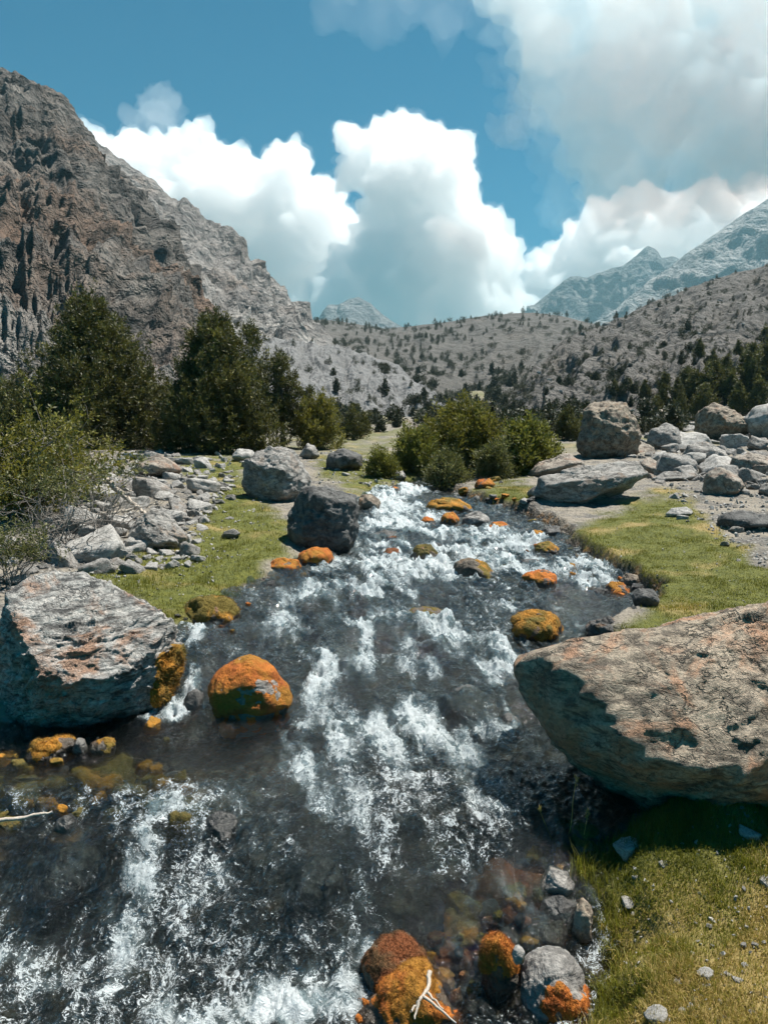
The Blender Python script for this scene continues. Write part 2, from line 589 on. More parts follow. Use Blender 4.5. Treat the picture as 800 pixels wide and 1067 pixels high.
# ------------------------------------------------------------------ ground sheet
def build_ground():
    ys = np.concatenate([np.geomspace(3.0 + 0.2, 3.0 + 28, 620)[:-1] - 3.0, np.geomspace(28, 3500, 130)])
    us = np.linspace(-1, 1, 680)
    U, Y = np.meshgrid(us, ys)
    X = U * (2.2 + .78 * Y)
    x, y = X.ravel(), Y.ravel()
    z = Gfull(x, y)
    turf, dry, d, side = zones(x, y, G0(x, y))
    bed = sstep(.03, -.06, d) * sstep(30, 22, y)
    wet = sstep(.12, .0, d) * sstep(30, 22, y)
    px, py = proj(x, y, Wp(y))
    bm = np.maximum(sstep(30, -10, -poly_sd(px, py, [(-200, 770), (90, 775), (200, 790), (140, 830), (-200, 850)])),
                    sstep(40, -20, -poly_sd(px, py, [(430, 960), (520, 900), (600, 860), (650, 880), (560, 1000), (470, 1067), (400, 1067)])))
    me = np_mesh('ground', np.stack([x, y, z], 1), grid_faces(len(ys), len(us)),
                 dict(turf=turf, dry=dry, bed=bed, wet=wet, bedmoss=bm, cut=sstep(.17, .05, d) * sstep(-.06, .02, d)))
    tag(link('ground', me, ground_mat()), kind='structure')


build_ground()

# ------------------------------------------------------------------ water
# places where the water is broken: photo px, py, radii, strength
FOAM = [
    (430, 790, 140, 30, .72), (330, 805, 80, 34, .66), (540, 800, 60, 30, .5), (260, 830, 50, 24, .45), (350, 765, 50, 22, .75), (500, 775, 60, 24, .6), (560, 780, 40, 24, .5),
    (340, 725, 28, 22, .9), (380, 690, 30, 18, .7), (330, 700, 25, 18, .6), (420, 760, 60, 18, .85), (520, 745, 22, 30, .8), (460, 690, 70, 12, .7),
    (300, 655, 50, 14, .45), (390, 655, 45, 12, .6), (470, 665, 60, 12, .65), (520, 690, 20, 20, .7),
    (320, 625, 60, 10, .5), (400, 608, 60, 8, .7), (450, 598, 60, 9, .8), (540, 590, 40, 9, .7), (600, 592, 30, 9, .75), (620, 605, 25, 8, .6),
    (350, 610, 50, 8, .5), (380, 590, 60, 7, .6), (440, 580, 70, 7, .6), (500, 575, 50, 7, .65), (540, 570, 40, 6, .6),
    (400, 568, 30, 6, .6), (410, 552, 35, 8, .8), (460, 556, 40, 6, .75), (510, 560, 40, 5, .7), (410, 530, 22, 14, .85), (440, 540, 30, 6, .7), (400, 518, 14, 8, .9), (425, 512, 20, 4, .8), (560, 560, 20, 5, .7),
    (185, 850, 18, 16, .95), (180, 880, 20, 28, .85), (165, 930, 28, 40, .65), (140, 1000, 40, 45, .6), (110, 960, 40, 30, .45), (150, 1060, 50, 30, .6),
    (8, 1000, 40, 18, .9), (60, 1030, 40, 20, .5), (290, 1045, 85, 26, 1.1), (210, 1062, 60, 14, .9), (330, 1005, 40, 20, .6),
    (470, 835, 80, 18, .6), (380, 845, 90, 24, .58), (300, 870, 60, 30, .38), (330, 930, 80, 40, .33), (450, 880, 80, 20, .38), (230, 940, 40, 50, .4), (60, 900, 60, 40, .3),
    (165, 737, 45, 8, .75), (200, 720, 20, 14, .6), (200, 665, 10, 10, .5), (375, 1010, 20, 20, .6), (520, 640, 25, 8, .4), (590, 640, 25, 8, .4), (560, 690, 14, 14, .5), (610, 655, 10, 8, .6),
]
# submerged boulders that lift the water
HUMPS = [(485, 738, 38, 16, .10), (400, 738, 22, 14, .07), (352, 684, 26, 14, .08), (430, 655, 30, 9, .05), (405, 560, 32, 7, .06),
         (330, 632, 30, 8, .04), (520, 735, 20, 14, .06), (440, 870, 60, 20, .07), (320, 905, 50, 22, .07), (100, 890, 60, 22, .06), (430, 940, 50, 25, .08),
         (250, 960, 40, 30, .06), (50, 960, 40, 20, .06), (300, 645, 24, 8, .04), (480, 615, 30, 6, .03), (220, 850, 30, 10, .05)]


def build_water():
    ys = np.geomspace(1.0, 26, 1150)
    us = np.linspace(-1, 1, 720)
    U, Y = np.meshgrid(us, ys)
    X = U * (.5 + .62 * Y)
    x, y = X.ravel(), Y.ravel()
    # uneven brinks
    sh = .16 * fbm(v3(x * 1.4, y * .3, 2.0), 3) + .10 * np.sin(x * 1.7 + .6) * sstep(6, 4, y)
    w = Wp(y + sh * sstep(20, 8, y))
    w = w + sstep(14, 12, y) * 0
    px, py = proj(x, y, w)
    foam = np.zeros(len(x))
    wsc = 26 * np.clip((py - 480) / 250, .25, 1.2)
    wx = px + wsc * fbm(v3(x * 2.1, y * 1.2, 11.0), 3) * 1.3
    wyy = py + wsc * fbm(v3(x * 2.1, y * 1.2, 31.0), 3) * 1.0
    for a, b, rx, ry, s in FOAM:
        kx, ky = (.72, 1.5) if 600 < b < 780 else (1.0, 1.0)
        q = ((wx - a) / (rx * kx)) ** 2 + ((wyy - b) / (ry * ky)) ** 2
        foam = np.maximum(foam, s * (1.0 if b > 780 else 1.2 if b > 670 else 1.42) * np.exp(-q * .8))
    foam *= np.clip(.85 + .75 * fbm(v3(x * 4.2 + .8 * y, y * .9, 17.0), 3), .35, 1.35)
    # steep water breaks too
    slope = (Wp(y + sh + .06) - Wp(y + sh - .06)) / .12
    foam = np.maximum(foam, np.clip((slope - .10) * .8, 0, .24) * (y > 4.8))
    foam = np.maximum(foam, .24 * (y < 4.2) + .27 * sstep(5.6, 6.2, y))
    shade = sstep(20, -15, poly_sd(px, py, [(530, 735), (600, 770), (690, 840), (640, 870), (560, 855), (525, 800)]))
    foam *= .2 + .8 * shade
    d, side = stream_d(x, y)
    calm = sstep(40, -20, poly_sd(px, py, [(0, 770), (200, 765), (330, 780), (260, 815), (0, 830)]))
    calm = np.minimum(calm, sstep(20, -20, poly_sd(px, py, [(590, 620), (690, 625), (670, 648), (590, 650)])))
    foam *= .25 + .75 * calm
    hump = np.zeros(len(x))
    for a, b, rx, ry, s in HUMPS:
        q = ((px - a) / rx) ** 2 + ((py - b) / ry) ** 2
        hump += s * np.exp(-q * 1.4)
        foam *= 1 - .75 * np.exp(-q * 2.2) * (s > .05)
    amp = (.017 + .040 * np.clip(foam, 0, 1)) * (.25 + .75 * calm) * np.clip(y / 4, .8, 1.7)
    amp = np.where(y < 4.3, np.maximum(amp, .030), amp)
    dom = v3(x * 1.0, y * .62, 0)
    wv = fbm(dom * 3.2 + 1, 3) * 1.1
    wv += .8 * ridged(dom * 5.5 + 7 + .25 * np.stack([wv, wv, wv], 1), 4, .55) - .4
    wv += .42 * fbm(v3(x * 17, y * 13, 3), 4, .6)
    z = w + hump + amp * wv + .01
    V = np.stack([x, y, z], 1)
    F = grid_faces(len(ys), len(us))
    keep = (d[F].min(1) < .22)
    F = F[keep]
    used = np.unique(F)
    remap = np.full(len(V), -1, np.int32)
    remap[used] = np.arange(len(used))
    zone = .5 + .9 * fbm(v3(x * 1.5, y * .8, 5.5), 3)
    quiet = sstep(30, -30, poly_sd(px, py, [(440, 950), (520, 890), (600, 850), (680, 880), (560, 1020), (450, 1067), (420, 1000)]))
    quiet = np.minimum(quiet, sstep(25, -25, poly_sd(px, py, [(480, 800), (620, 790), (650, 840), (560, 850)])))
    quiet = np.minimum(quiet, .45 + .55 * sstep(40, -30, poly_sd(px, py, [(-50, 850), (120, 850), (140, 930), (60, 970), (-50, 960)])))
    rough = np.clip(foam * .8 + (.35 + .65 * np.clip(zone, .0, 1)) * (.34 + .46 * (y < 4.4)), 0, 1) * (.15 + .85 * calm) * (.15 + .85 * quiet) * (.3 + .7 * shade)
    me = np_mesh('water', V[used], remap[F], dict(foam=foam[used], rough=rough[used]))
    tag(link('water', me, water_mat()), kind='structure')


build_water()

# ------------------------------------------------------------------ rocks
_ico = {}


def ico(sub):
    if sub not in _ico:
        import bmesh
        bm = bmesh.new()
        bmesh.ops.create_icosphere(bm, subdivisions=sub, radius=1.0)
        v = np.array([x.co[:] for x in bm.verts], np.float32)
        f = np.array([[q.index for q in p.verts] for p in bm.faces], np.int32)
        bm.free()
        _ico[sub] = (v / np.linalg.norm(v, axis=1, keepdims=True), f)
    return _ico[sub]


def chip(q, seed, n, amp, axis=(0, 0, 1), stretch=1.0):
    """broken facets: cells with their own step and tilt, flattened across the bedding axis"""
    r = np.random.default_rng(int(abs(seed) * 997) + 3)
    a = np.array(axis, float); a /= np.linalg.norm(a)
    w = q + .05 * np.stack([fbm(q * 5 + 2, 3), fbm(q * 5 + 8, 3), fbm(q * 5 + 14, 3)], 1)
    qq = (w + np.outer(w @ a, a) * (stretch - 1)).astype(np.float32)
    c = qq[r.integers(0, len(qq), n)] + r.normal(0, .02, (n, 3)).astype(np.float32)
    best = np.full(len(q), 1e9, np.float32); bi = np.zeros(len(q), np.int32)
    for i in range(n):
        d = ((qq - c[i]) ** 2).sum(1)
        m = d < best
        best[m] = d[m]; bi[m] = i
    st = r.normal(0, 1, n)
    tl = r.normal(0, 1.6, (n, 3))
    v = st[bi] + ((qq - c[bi]) * tl[bi]).sum(1) / max(.05, n ** -.5)
    return (amp * np.clip(v, -.85, 2.0)).astype(np.float32)


def rock_shape(planes, size, sub, seed, k=16, rough=.05, ledge=0.0, axis=(0, 0, 1), lump=.10, chips=None, rfreq=3.6):
    """a stone: smooth intersection of half spaces (n, offset), then worn and cracked"""
    d, f = ico(sub)
    s = np.zeros(len(d), np.float64)
    for n, o in planes:
        n = np.array(n, float)
        n /= np.linalg.norm(n)
        s += np.maximum(d @ n, 0) ** k / max(o, .02 * size) ** k
    r = s ** (-1.0 / k)
    p = d * r[:, None]
    q = p / size + seed * 3.17
    disp = lump * fbm(q * 1.8, 3) - rough * ridged(q * rfreq + 5, 5, .6) + rough * .5 * fbm(q * 13, 3)
    if ledge:
        a = np.array(axis, float); a /= np.linalg.norm(a)
        tt = (q @ a) * 6 + 1.1 * fbm(q * 2.2 + 9, 3)
        saw = tt - np.floor(tt)
        disp = disp + ledge * (np.where(saw < .75, saw / .75, (1 - saw) / .25) - .5) * (.5 + fbm(q * 1.5 + 3, 2))
    if chips:
        for n, amp, stretch in chips:
            disp = disp + chip(q - seed * 3.17, seed + n, n, amp, axis, stretch)
    p = p + d * (disp * size * .5)[:, None]
    return p, f


def make_moss(root, p, f, mask, mat, thick, seed, fuzz=0, fl=.03, one=False):
    """cushions of moss over the masked part of a stone, a child of it; with loose strands when near"""
    v = p.copy()
    n = np.zeros_like(v)
    fn = np.cross(v[f[:, 1]] - v[f[:, 0]], v[f[:, 2]] - v[f[:, 0]])
    for i in range(3):
        np.add.at(n, f[:, i], fn)
    n /= np.linalg.norm(n, axis=1, keepdims=True) + 1e-9
    lump = .55 + .9 * (fbm(v * (1.0 / max(thick, .01)) * .16 + seed, 3) + .3)
    m2 = np.clip(mask * 1.6 - .25, 0, 1)
    v = v + n * (thick * .6 * (m2 * np.clip(lump, .15, 2) - .22 * (1 - m2)))[:, None]
    keep = mask[f].max(1) > .12
    if one:
        fk = f[keep]
        lab = np.arange(len(p))
        for _ in range(400):
            fm = lab[fk].min(1)
            l2 = lab.copy()
            for i in range(3):
                np.minimum.at(l2, fk[:, i], fm)
            l2 = l2[l2]
            if (l2 == lab).all():
                break
            lab = l2
        ids, cnt = np.unique(lab[fk[:, 0]], return_counts=True)
        keep &= lab[f[:, 0]] == ids[np.argmax(cnt)]
        mask = np.where(np.isin(np.arange(len(p)), f[keep]), mask, 0)
    F = f[keep]
    if len(F) == 0:
        return
    used = np.unique(F)
    remap = np.full(len(v), -1, np.int32); remap[used] = np.arange(len(used))
    verts, faces = v[used], remap[F]
    if fuzz:
        r = np.random.default_rng(int(seed * 100) + 5)
        ar = np.linalg.norm(fn, axis=1) * (mask[f].mean(1) > .45)
        if ar.sum() > 0:
            pick = r.choice(len(f), fuzz, p=ar / ar.sum())
            bc = r.dirichlet((1, 1, 1), fuzz)
            bp = (v[f[pick]] * bc[:, :, None]).sum(1)
            bn = (n[f[pick]] * bc[:, :, None]).sum(1) + r.normal(0, .45, (fuzz, 3))
            bn[:, 2] -= .15
            bn /= np.linalg.norm(bn, axis=1, keepdims=True)
            side = np.cross(bn, r.normal(size=(fuzz, 3)))
            side /= np.linalg.norm(side, axis=1, keepdims=True)
            L = fl * r.uniform(.5, 1.3, fuzz)[:, None]
            w = fl * .09
            a, b, c = bp - side * w - bn * .004, bp + side * w - bn * .004, bp + bn * L
            base = len(verts)
            bv = np.stack([a, b, c], 1).reshape(-1, 3)
            verts = np.concatenate([verts, bv])
            faces = np.concatenate([faces, base + np.arange(fuzz * 3).reshape(-1, 3)])
    me = np_mesh('moss', verts, faces)
    link('moss', me, mat, root)


SEED = [0]


def rock(label, outline, base=None, mat='grey', thick=.7, facets=(), cat='rock', name='boulder', group=None, sub=5, k=16,
         rough=.026, ledge=.0, axis=(0, 0, 1), lump=.06, moss=None, moss_mat='orange', mthick=.018, fuzz=0, fl=.03, wet=True, tilt=.45, Y=None, front=.5, water=True, chips=10, cells=None, dz=0.0, rfreq=3.6, one=True):
    """outline: convex ring of photo pixels; base: pixel where it meets the ground. The stone gets its own distance and depth."""
    SEED[0] += 1
    sd = SEED[0] * 1.37
    o = np.array(outline, float)
    if base is None:
        base = (o[:, 0].mean(), o[:, 1].max() - 3)
    gh = ground_hit(base[0], base[1], water)
    Yb = gh[1] if Y is None else Y
    wpx = o[:, 0].max() - o[:, 0].min()
    hpx = o[:, 1].max() - o[:, 1].min()
    width = wpx / 800 * Yb
    T = thick * width
    Ym = Yb + T * .35
    cpx = (o[:, 0].max() + o[:, 0].min()) / 2
    cpy = (o[:, 1].max() + o[:, 1].min()) / 2
    c = P(cpx, cpy, Ym)
    w = np.array([P(a, b, Ym) for a, b in o]) - c
    planes = []
    # order around the centre
    q = sorted(w.tolist(), key=lambda a: (a[0], a[2]))
    hull = []
    for seq in (q, q[::-1]):
        part = []
        for a in seq:
            while len(part) > 1 and (part[-1][0] - part[-2][0]) * (a[2] - part[-2][2]) - (part[-1][2] - part[-2][2]) * (a[0] - part[-2][0]) <= 0:
                part.pop()
            part.append(a)
        hull += part[:-1]
    w = np.array(hull)
    for i in range(len(w)):
        a, b = w[i], w[(i + 1) % len(w)]
        e = b - a
        n = np.array((e[2], 0, -e[0]))
        L = np.linalg.norm(n)
        if L < 1e-6:
            continue
        n /= L
        off = a @ n
        if off < 0:
            continue
        for s in (-tilt, tilt * .8):
            planes.append(((n[0], s, n[2]), off / math.sqrt(1 + s * s)))
    planes.append(((0, -1, .12), T * front))
    planes.append(((0.1, 1, .1), T * .6))
    for (n, fr) in facets:
        nn = np.array(n, float); nn /= np.linalg.norm(nn)
        # extent of the box in that direction
        ext = abs(nn[0]) * width / 2 + abs(nn[1]) * T * .5 + abs(nn[2]) * (hpx / 800 * Yb) / 2
        planes.append((n, fr * ext))
    size = max(width, hpx / 800 * Yb)
    H = hpx / 800 * Yb
    for n in ((1, 0, 0), (-1, 0, 0), (0, 0, 1), (0, 0, -1)):
        planes.append((n, (width if n[0] else H) * .56))
    rr = np.random.default_rng(int(sd * 1000))
    for _ in range(chips):
        n = rr.normal(size=3); n /= np.linalg.norm(n)
        n[1] = -abs(n[1])
        sup = math.sqrt((n[0] * width / 2) ** 2 + (n[1] * T * .5) ** 2 + (n[2] * H / 2) ** 2)
        planes.append((n, sup * rr.uniform(.80, .98)))
    if k >= 14:
        k = k * 2.2
    if cells is None:
        cells = [(14, .013, 1.4), (60, .011, 2.2), (260, .006, 2.2)] if k >= 14 else [(12, .026, 1.3), (60, .014, 1.6)]
    if k < 14 and k > 6:
        k = k * 1.8
    p, f = rock_shape(planes, size, sub, sd, k, rough, ledge, axis, lump, cells, rfreq)
    p[:, 2] += dz
    wp = p + c
    attrs = {}
    if wet:
        wl = Wp(wp[:, 1])
        dd, _ = stream_d(wp[:, 0], wp[:, 1])
        hw = .05 + .04 * fbm(wp * 4, 2)
        attrs['wet'] = sstep(hw + .06, hw - .02, wp[:, 2] - wl) * sstep(.5, .15, dd)
    mk = None
    if moss:
        pxs, pys = proj(wp[:, 0], wp[:, 1], wp[:, 2])
        nz = fbm(p / size * 4 + sd, 4)
        mk = np.clip(moss(p / size, pxs, pys) - .12 + nz * .75, 0, 1)
        if wet:
            mk = mk * (1 - .85 * attrs['wet'] * (fbm(wp * 9, 3) > -.15))
        attrs['moss'] = mk
    me = np_mesh(name, p, f, attrs)
    ob = link(name, me, ROCK[mat], None, c)
    tag(ob, label, cat, group)
    if moss:
        make_moss(ob, p, f, mk, MOSS[moss_mat], mthick, sd, fuzz, fl, one)
    return ob


ALL = lambda q, x, y: np.full(len(x), .9)
TOP = lambda q, x, y: sstep(-.25, .25, q[:, 2]) * .9


def top_at(h, s=.15):
    return lambda q, x, y: sstep(h - s, h + s, q[:, 2])


def low_at(h, s=.15):
    return lambda q, x, y: sstep(h + s, h - s, q[:, 2])


# --- the big ones
rock('large banded grey boulder with pinkish orange faces and dark left end',
     [(0, 640), (12, 598), (42, 588), (78, 590), (118, 611), (145, 622), (178, 650), (194, 690), (188, 722), (150, 748), (60, 785), (4, 795)],
     (95, 762), 'banded', .85, sub=7, k=40, axis=(-.35, .35, .87), rough=.016, rfreq=8, lump=.03, chips=4,
     cells=[(34, .012, 2.6), (160, .014, 3.4), (600, .010, 3.4), (1100, .005, 2.5)],
     facets=[((.22, -.50, .84), .36), ((-.66, -.75, .04), .60), ((.05, -.90, -.42), .60), ((.6, -.7, .1), .78)],
     moss=lambda q, x, y: sstep(146, 176, x) * sstep(655, 700, y) * 1.7 - .5, moss_mat='gold', mthick=.03, fuzz=2500, fl=.03)
rock('huge brown grey boulder overhanging the water on the right bank',
     [(532, 706), (550, 682), (592, 668), (640, 664), (700, 658), (800, 636), (930, 596), (1060, 670), (1000, 830), (850, 850), (735, 850), (690, 856), (640, 838), (600, 802), (560, 757)],
     (712, 838), 'big', .54, sub=7, k=40, axis=(-.45, .45, .77), rough=.014, rfreq=6, lump=.04, chips=0,
     cells=[(22, .008, 2.4), (110, .005, 4.0), (600, .0045, 4.0), (1200, .003, 3.0)],
     facets=[((-.22, -.20, .955), .80), ((-.13, -.70, .68), .46), ((-.2, -.70, -.66), .62), ((-.8, -.55, .1), .74)])
rock('rounded stone wrapped in bright orange moss standing alone in the pool',
     [(214, 720), (228, 692), (250, 681), (274, 685), (296, 706), (311, 738), (306, 768), (260, 775), (216, 762)],
     (262, 752), 'grey', .8, sub=6, k=9, rough=.02, lump=.06, cells=[(10, .012, 1.3), (60, .008, 1.8)], facets=[((.3, -.6, .7), .66)],
     moss=lambda q, x, y: 1.0 - .9 * np.exp(-((x - 268) / 24) ** 2 - ((y - 722) / 16) ** 2), moss_mat='orange', mthick=.02, fuzz=6000, fl=.010)
rock('tall dark square block with a shaded face at the water edge',
     [(297, 540), (303, 514), (325, 503), (352, 508), (374, 515), (376, 565), (358, 592), (300, 588)],
     (335, 578), 'dark', .9, sub=6, k=30, rough=.04, facets=[((.05, -.98, .15), .62), ((.1, -.1, .95), .86)])
rock('leaning grey block with a pale sunlit slope behind the dark square block',
     [(250, 483), (262, 470), (291, 463), (306, 470), (324, 497), (330, 520), (312, 534), (268, 530), (252, 508)],
     (285, 522), 'slab', .9, sub=6, k=26, ledge=.05, axis=(.6, .2, .5), facets=[((-.35, -.9, .1), .60), ((.6, -.3, .7), .62)])
rock('low mossy stone tucked against the grassy left bank',
     [(177, 650), (193, 629), (214, 621), (240, 626), (255, 642), (252, 662), (180, 663)], (215, 652), 'mossy', .8, k=8, lump=.2,
     moss=ALL, moss_mat='gold', mthick=.025, fuzz=4000, fl=.02)
rock('bright orange stone at the foot of the dark square block',
     [(306, 590), (312, 576), (328, 568), (345, 572), (350, 584), (346, 596), (310, 598)], (328, 591), 'mossy', .9, k=8, moss=ALL, moss_mat='orange')
rock('flat orange stone between left turf and water',
     [(276, 593), (284, 583), (302, 580), (316, 586), (316, 598), (280, 600)], (296, 596), 'mossy', .9, k=8, moss=ALL, moss_mat='orange')
rock('dark pointed rock with rusty moss in mid stream',
     [(466, 602), (474, 586), (489, 579), (506, 587), (520, 600), (516, 612), (470, 612)], (492, 604), 'mossy', .8, k=20, facets=[((-.4, -.8, .3), .6)],
     moss=lambda q, x, y: sstep(.0, .3, q[:, 0] + .3 * q[:, 2]), moss_mat='gold')
rock('small orange capped stone downstream of the pointed rock',
     [(541, 606), (547, 596), (564, 593), (580, 599), (583, 612), (575, 619), (545, 619)], (562, 613), 'mossy', .9, k=9, moss=TOP, moss_mat='orange')
rock('round golden orange stone near the tip of the huge boulder',
     [(527, 660), (533, 642), (552, 633), (574, 635), (589, 648), (590, 668), (572, 680), (530, 676)], (560, 669), 'mossy', .9, sub=6, k=7, lump=.14, moss=ALL, moss_mat='gold', fuzz=3500, fl=.015)
rock('dark wet rock beside the golden orange stone',
     [(607, 655), (615, 645), (632, 640), (651, 645), (660, 660), (655, 676), (612, 674)], (633, 667), 'dark', .9, k=14, rough=.09,
     moss=lambda q, x, y: sstep(648, 660, x), moss_mat='gold')
rock('dark rounded stone in the upper rapids, the right of two',
     [(426, 581), (435, 568), (448, 567), (459, 579), (458, 590), (428, 590)], (442, 585), 'mossy', .9, k=10, moss=top_at(.1), moss_mat='olive')
rock('brown stone in the upper rapids, the left of two',
     [(396, 580), (402, 572), (414, 571), (420, 579), (418, 588), (398, 588)], (408, 583), 'mossy', .9, k=10, moss=TOP, moss_mat='brown')
rock('flat olive green stone barely above the water in mid stream',
     [(412, 646), (428, 633), (455, 631), (476, 640), (478, 652), (415, 654)], (446, 648), 'mossy', .9, k=9, moss=TOP, moss_mat='olive')
rock('orange stone under the edge of the right turf',
     [(626, 617), (634, 608), (648, 606), (657, 612), (655, 622), (630, 623)], (642, 619), 'mossy', 1.0, k=9, moss=ALL, moss_mat='orange')
rock('dark stone set into the cut edge of the right turf',
     [(656, 622), (664, 612), (680, 612), (688, 624), (684, 636), (662, 634)], (672, 632), 'dark', 1.0, k=14)
rock('brown stone under the turf where the bank bends',
     [(645, 606), (652, 596), (664, 598), (668, 610), (660, 616), (648, 614)], (656, 612), 'rust', 1.0, k=14)
# upstream cluster
rock('long low orange mossy rock at the head of the rapids',
     [(434, 530), (442, 520), (462, 516), (486, 519), (494, 527), (488, 538), (440, 538)], (464, 533), 'mossy', .8, k=9, moss=ALL, moss_mat='gold', lump=.2)
rock('small orange stone below the long mossy rock', [(437, 545), (443, 538), (452, 540), (454, 549), (440, 550)], (446, 547), 'mossy', 1, sub=4, moss=ALL)
rock('round orange stone beside the grey stone in the upper cluster', [(456, 548), (462, 535), (472, 533), (480, 541), (478, 551), (460, 552)], (468, 549), 'mossy', 1, sub=4, moss=TOP)
rock('grey rounded stone in the upper cluster', [(478, 548), (484, 535), (498, 531), (510, 538), (512, 549), (482, 552)], (494, 549), 'grey', 1, k=10)
rock('orange stone at the right end of the upper cluster', [(506, 552), (512, 544), (524, 543), (532, 549), (530, 556), (510, 556)], (519, 554), 'mossy', 1, sub=4, moss=ALL)
rock('dark slab of stone lying below the turf point', [(560, 558), (566, 548), (580, 546), (592, 552), (590, 562), (566, 563)], (577, 559), 'dark', 1, k=16)
rock('orange stone wedged under the turf point', [(549, 560), (556, 552), (566, 553), (568, 563), (552, 565)], (559, 563), 'mossy', 1, sub=4, moss=ALL)
rock('rusty stone at the turf edge below the dark slab', [(552, 578), (560, 566), (574, 564), (584, 572), (580, 582), (556, 583)], (568, 580), 'mossy', 1, sub=5, moss=TOP, moss_mat='gold')
rock('flat dark stone lying in the water beside the right rapids', [(538, 588), (546, 582), (560, 582), (566, 588), (560, 592), (542, 592)], (552, 590), 'dark', 1, sub=4, k=14)
rock('orange stone on the far bank above the long mossy rock', [(492, 508), (498, 500), (510, 498), (516, 505), (512, 512), (494, 512)], (504, 510), 'mossy', 1, sub=4, moss=TOP)
rock('rusty stone touching the right side of the dark square block', [(372, 532), (374, 515), (386, 514), (397, 522), (398, 532), (376, 536)], (386, 532), 'rust', 1, k=14)
# boulders drowned in the rapids, water running over them
for (px, py, w_, h_, dz_, lb) in ((350, 690, 50, 24, .0, 'drowned dark boulder in the rapids behind the orange pool stone'),
                               (396, 744, 38, 22, -.01, 'small drowned dark boulder in mid rapids left of the larger one'),
                               (486, 750, 92, 40, .0, 'wide drowned dark boulder with white water round it in mid rapids'),
                               (404, 564, 50, 16, .0, 'drowned boulder in the upper rapids below the dark square block'),
                               (330, 655, 44, 14, -.01, 'drowned dark boulder off the left turf'),
                               (450, 668, 40, 16, -.01, 'drowned dark boulder below the flat olive stone'),
                               (530, 760, 34, 26, .0, 'drowned stone at the tip of the huge boulder'),
                               (230, 862, 50, 30, -.02, 'drowned brown boulder beside the left fall'),
                               (70, 905, 90, 40, -.03, 'wide drowned dark boulder under the left fall'),
                               (330, 925, 70, 44, -.02, 'drowned dark boulder in the foreground run')):
    rock(lb, [(px - w_ / 2, py), (px - w_ * .36, py - h_ * .7), (px - w_ * .05, py - h_), (px + w_ * .32, py - h_ * .75), (px + w_ / 2, py), (px + w_ * .3, py + h_ * .4), (px - w_ * .3, py + h_ * .4)],
         (px, py), 'dark', .9, k=10, lump=.14, dz=dz_ - .05)
# right bank blocks
rock('broad dark fronted slab with a pale top on the right bank',
     [(544, 512), (558, 497), (600, 484), (664, 480), (678, 494), (650, 514), (600, 530), (556, 534), (546, 526)], (590, 527), 'slab', .55, sub=6, k=30, ledge=.04,
     facets=[((-.1, -.25, .96), .56), ((-.2, -.9, -.22), .52)])
rock('towering rough block, the tallest stone on the right bank',
     [(598, 462), (606, 427), (622, 416), (650, 417), (664, 437), (673, 470), (665, 486), (604, 482)], (636, 478), 'rust', .8, sub=6, k=20, rough=.05, lump=.09,
     facets=[((-.5, -.85, .15), .62), ((.3, -.6, .55), .75)])
rock('wedge of brown slab leaning under the towering block', [(544, 496), (560, 480), (588, 470), (612, 474), (614, 488), (575, 499), (548, 502)], (578, 497), 'tan', .7, k=24)
rock('pointed grey stone in front of the willow bush', [(406, 488), (418, 468), (431, 456), (443, 468), (453, 485), (445, 494), (410, 495)], (430, 491), 'grey', .8, k=26, facets=[((-.5, -.8, .2), .5), ((.5, -.4, .6), .6)])
rock('large block with an orange stained face at the foot of the dark trees', [(723, 452), (727, 426), (743, 419), (768, 428), (786, 443), (778, 462), (735, 465)], (752, 459), 'rust', .8, sub=6, k=22,
     facets=[((-.5, -.8, .1), .6), ((.4, -.5, .6), .7)])
rock('pale block cut by the right edge of the picture', [(772, 446), (782, 422), (805, 410), (850, 405), (880, 440), (860, 462), (785, 464)], (800, 460), 'pale', .7, k=22, rough=.08)
rock('grey block with a dark face next to the towering block', [(671, 465), (678, 447), (694, 440), (706, 447), (714, 464), (706, 474), (676, 473)], (692, 469), 'grey', .9, k=24, facets=[((-.6, -.75, .1), .55)])
rock('brown topped white block standing apart on the gravel', [(731, 514), (737, 491), (747, 485), (768, 494), (779, 510), (770, 520), (735, 520)], (752, 517), 'tan', .8, k=24, facets=[((.2, -.8, .5), .55)])
rock('low dark slab on the gravel at the right edge', [(746, 549), (750, 535), (772, 531), (805, 535), (830, 545), (815, 556), (752, 556)], (778, 553), 'dark', .7, k=24, facets=[((0, -.2, 1), .7)])
rock('tilted grey slab in the middle of the rubble', [(708, 478), (716, 463), (735, 458), (757, 470), (762, 480), (742, 487), (712, 484)], (735, 482), 'slab', .8, k=24)
rock('brown angular stone right of the tilted slab', [(756, 492), (762, 476), (780, 470), (800, 476), (812, 490), (800, 498), (760, 498)], (780, 494), 'tan', .8, k=22)
rock('flat pale stones lying on the right gravel', [(692, 536), (700, 529), (715, 527), (723, 534), (715, 541), (697, 541)], (706, 538), 'pale', 1, k=16)
rock('long thin slab half sunk in the right gravel', [(676, 500), (690, 492), (720, 490), (730, 497), (715, 504), (682, 505)], (704, 502), 'slab', .8, k=20)
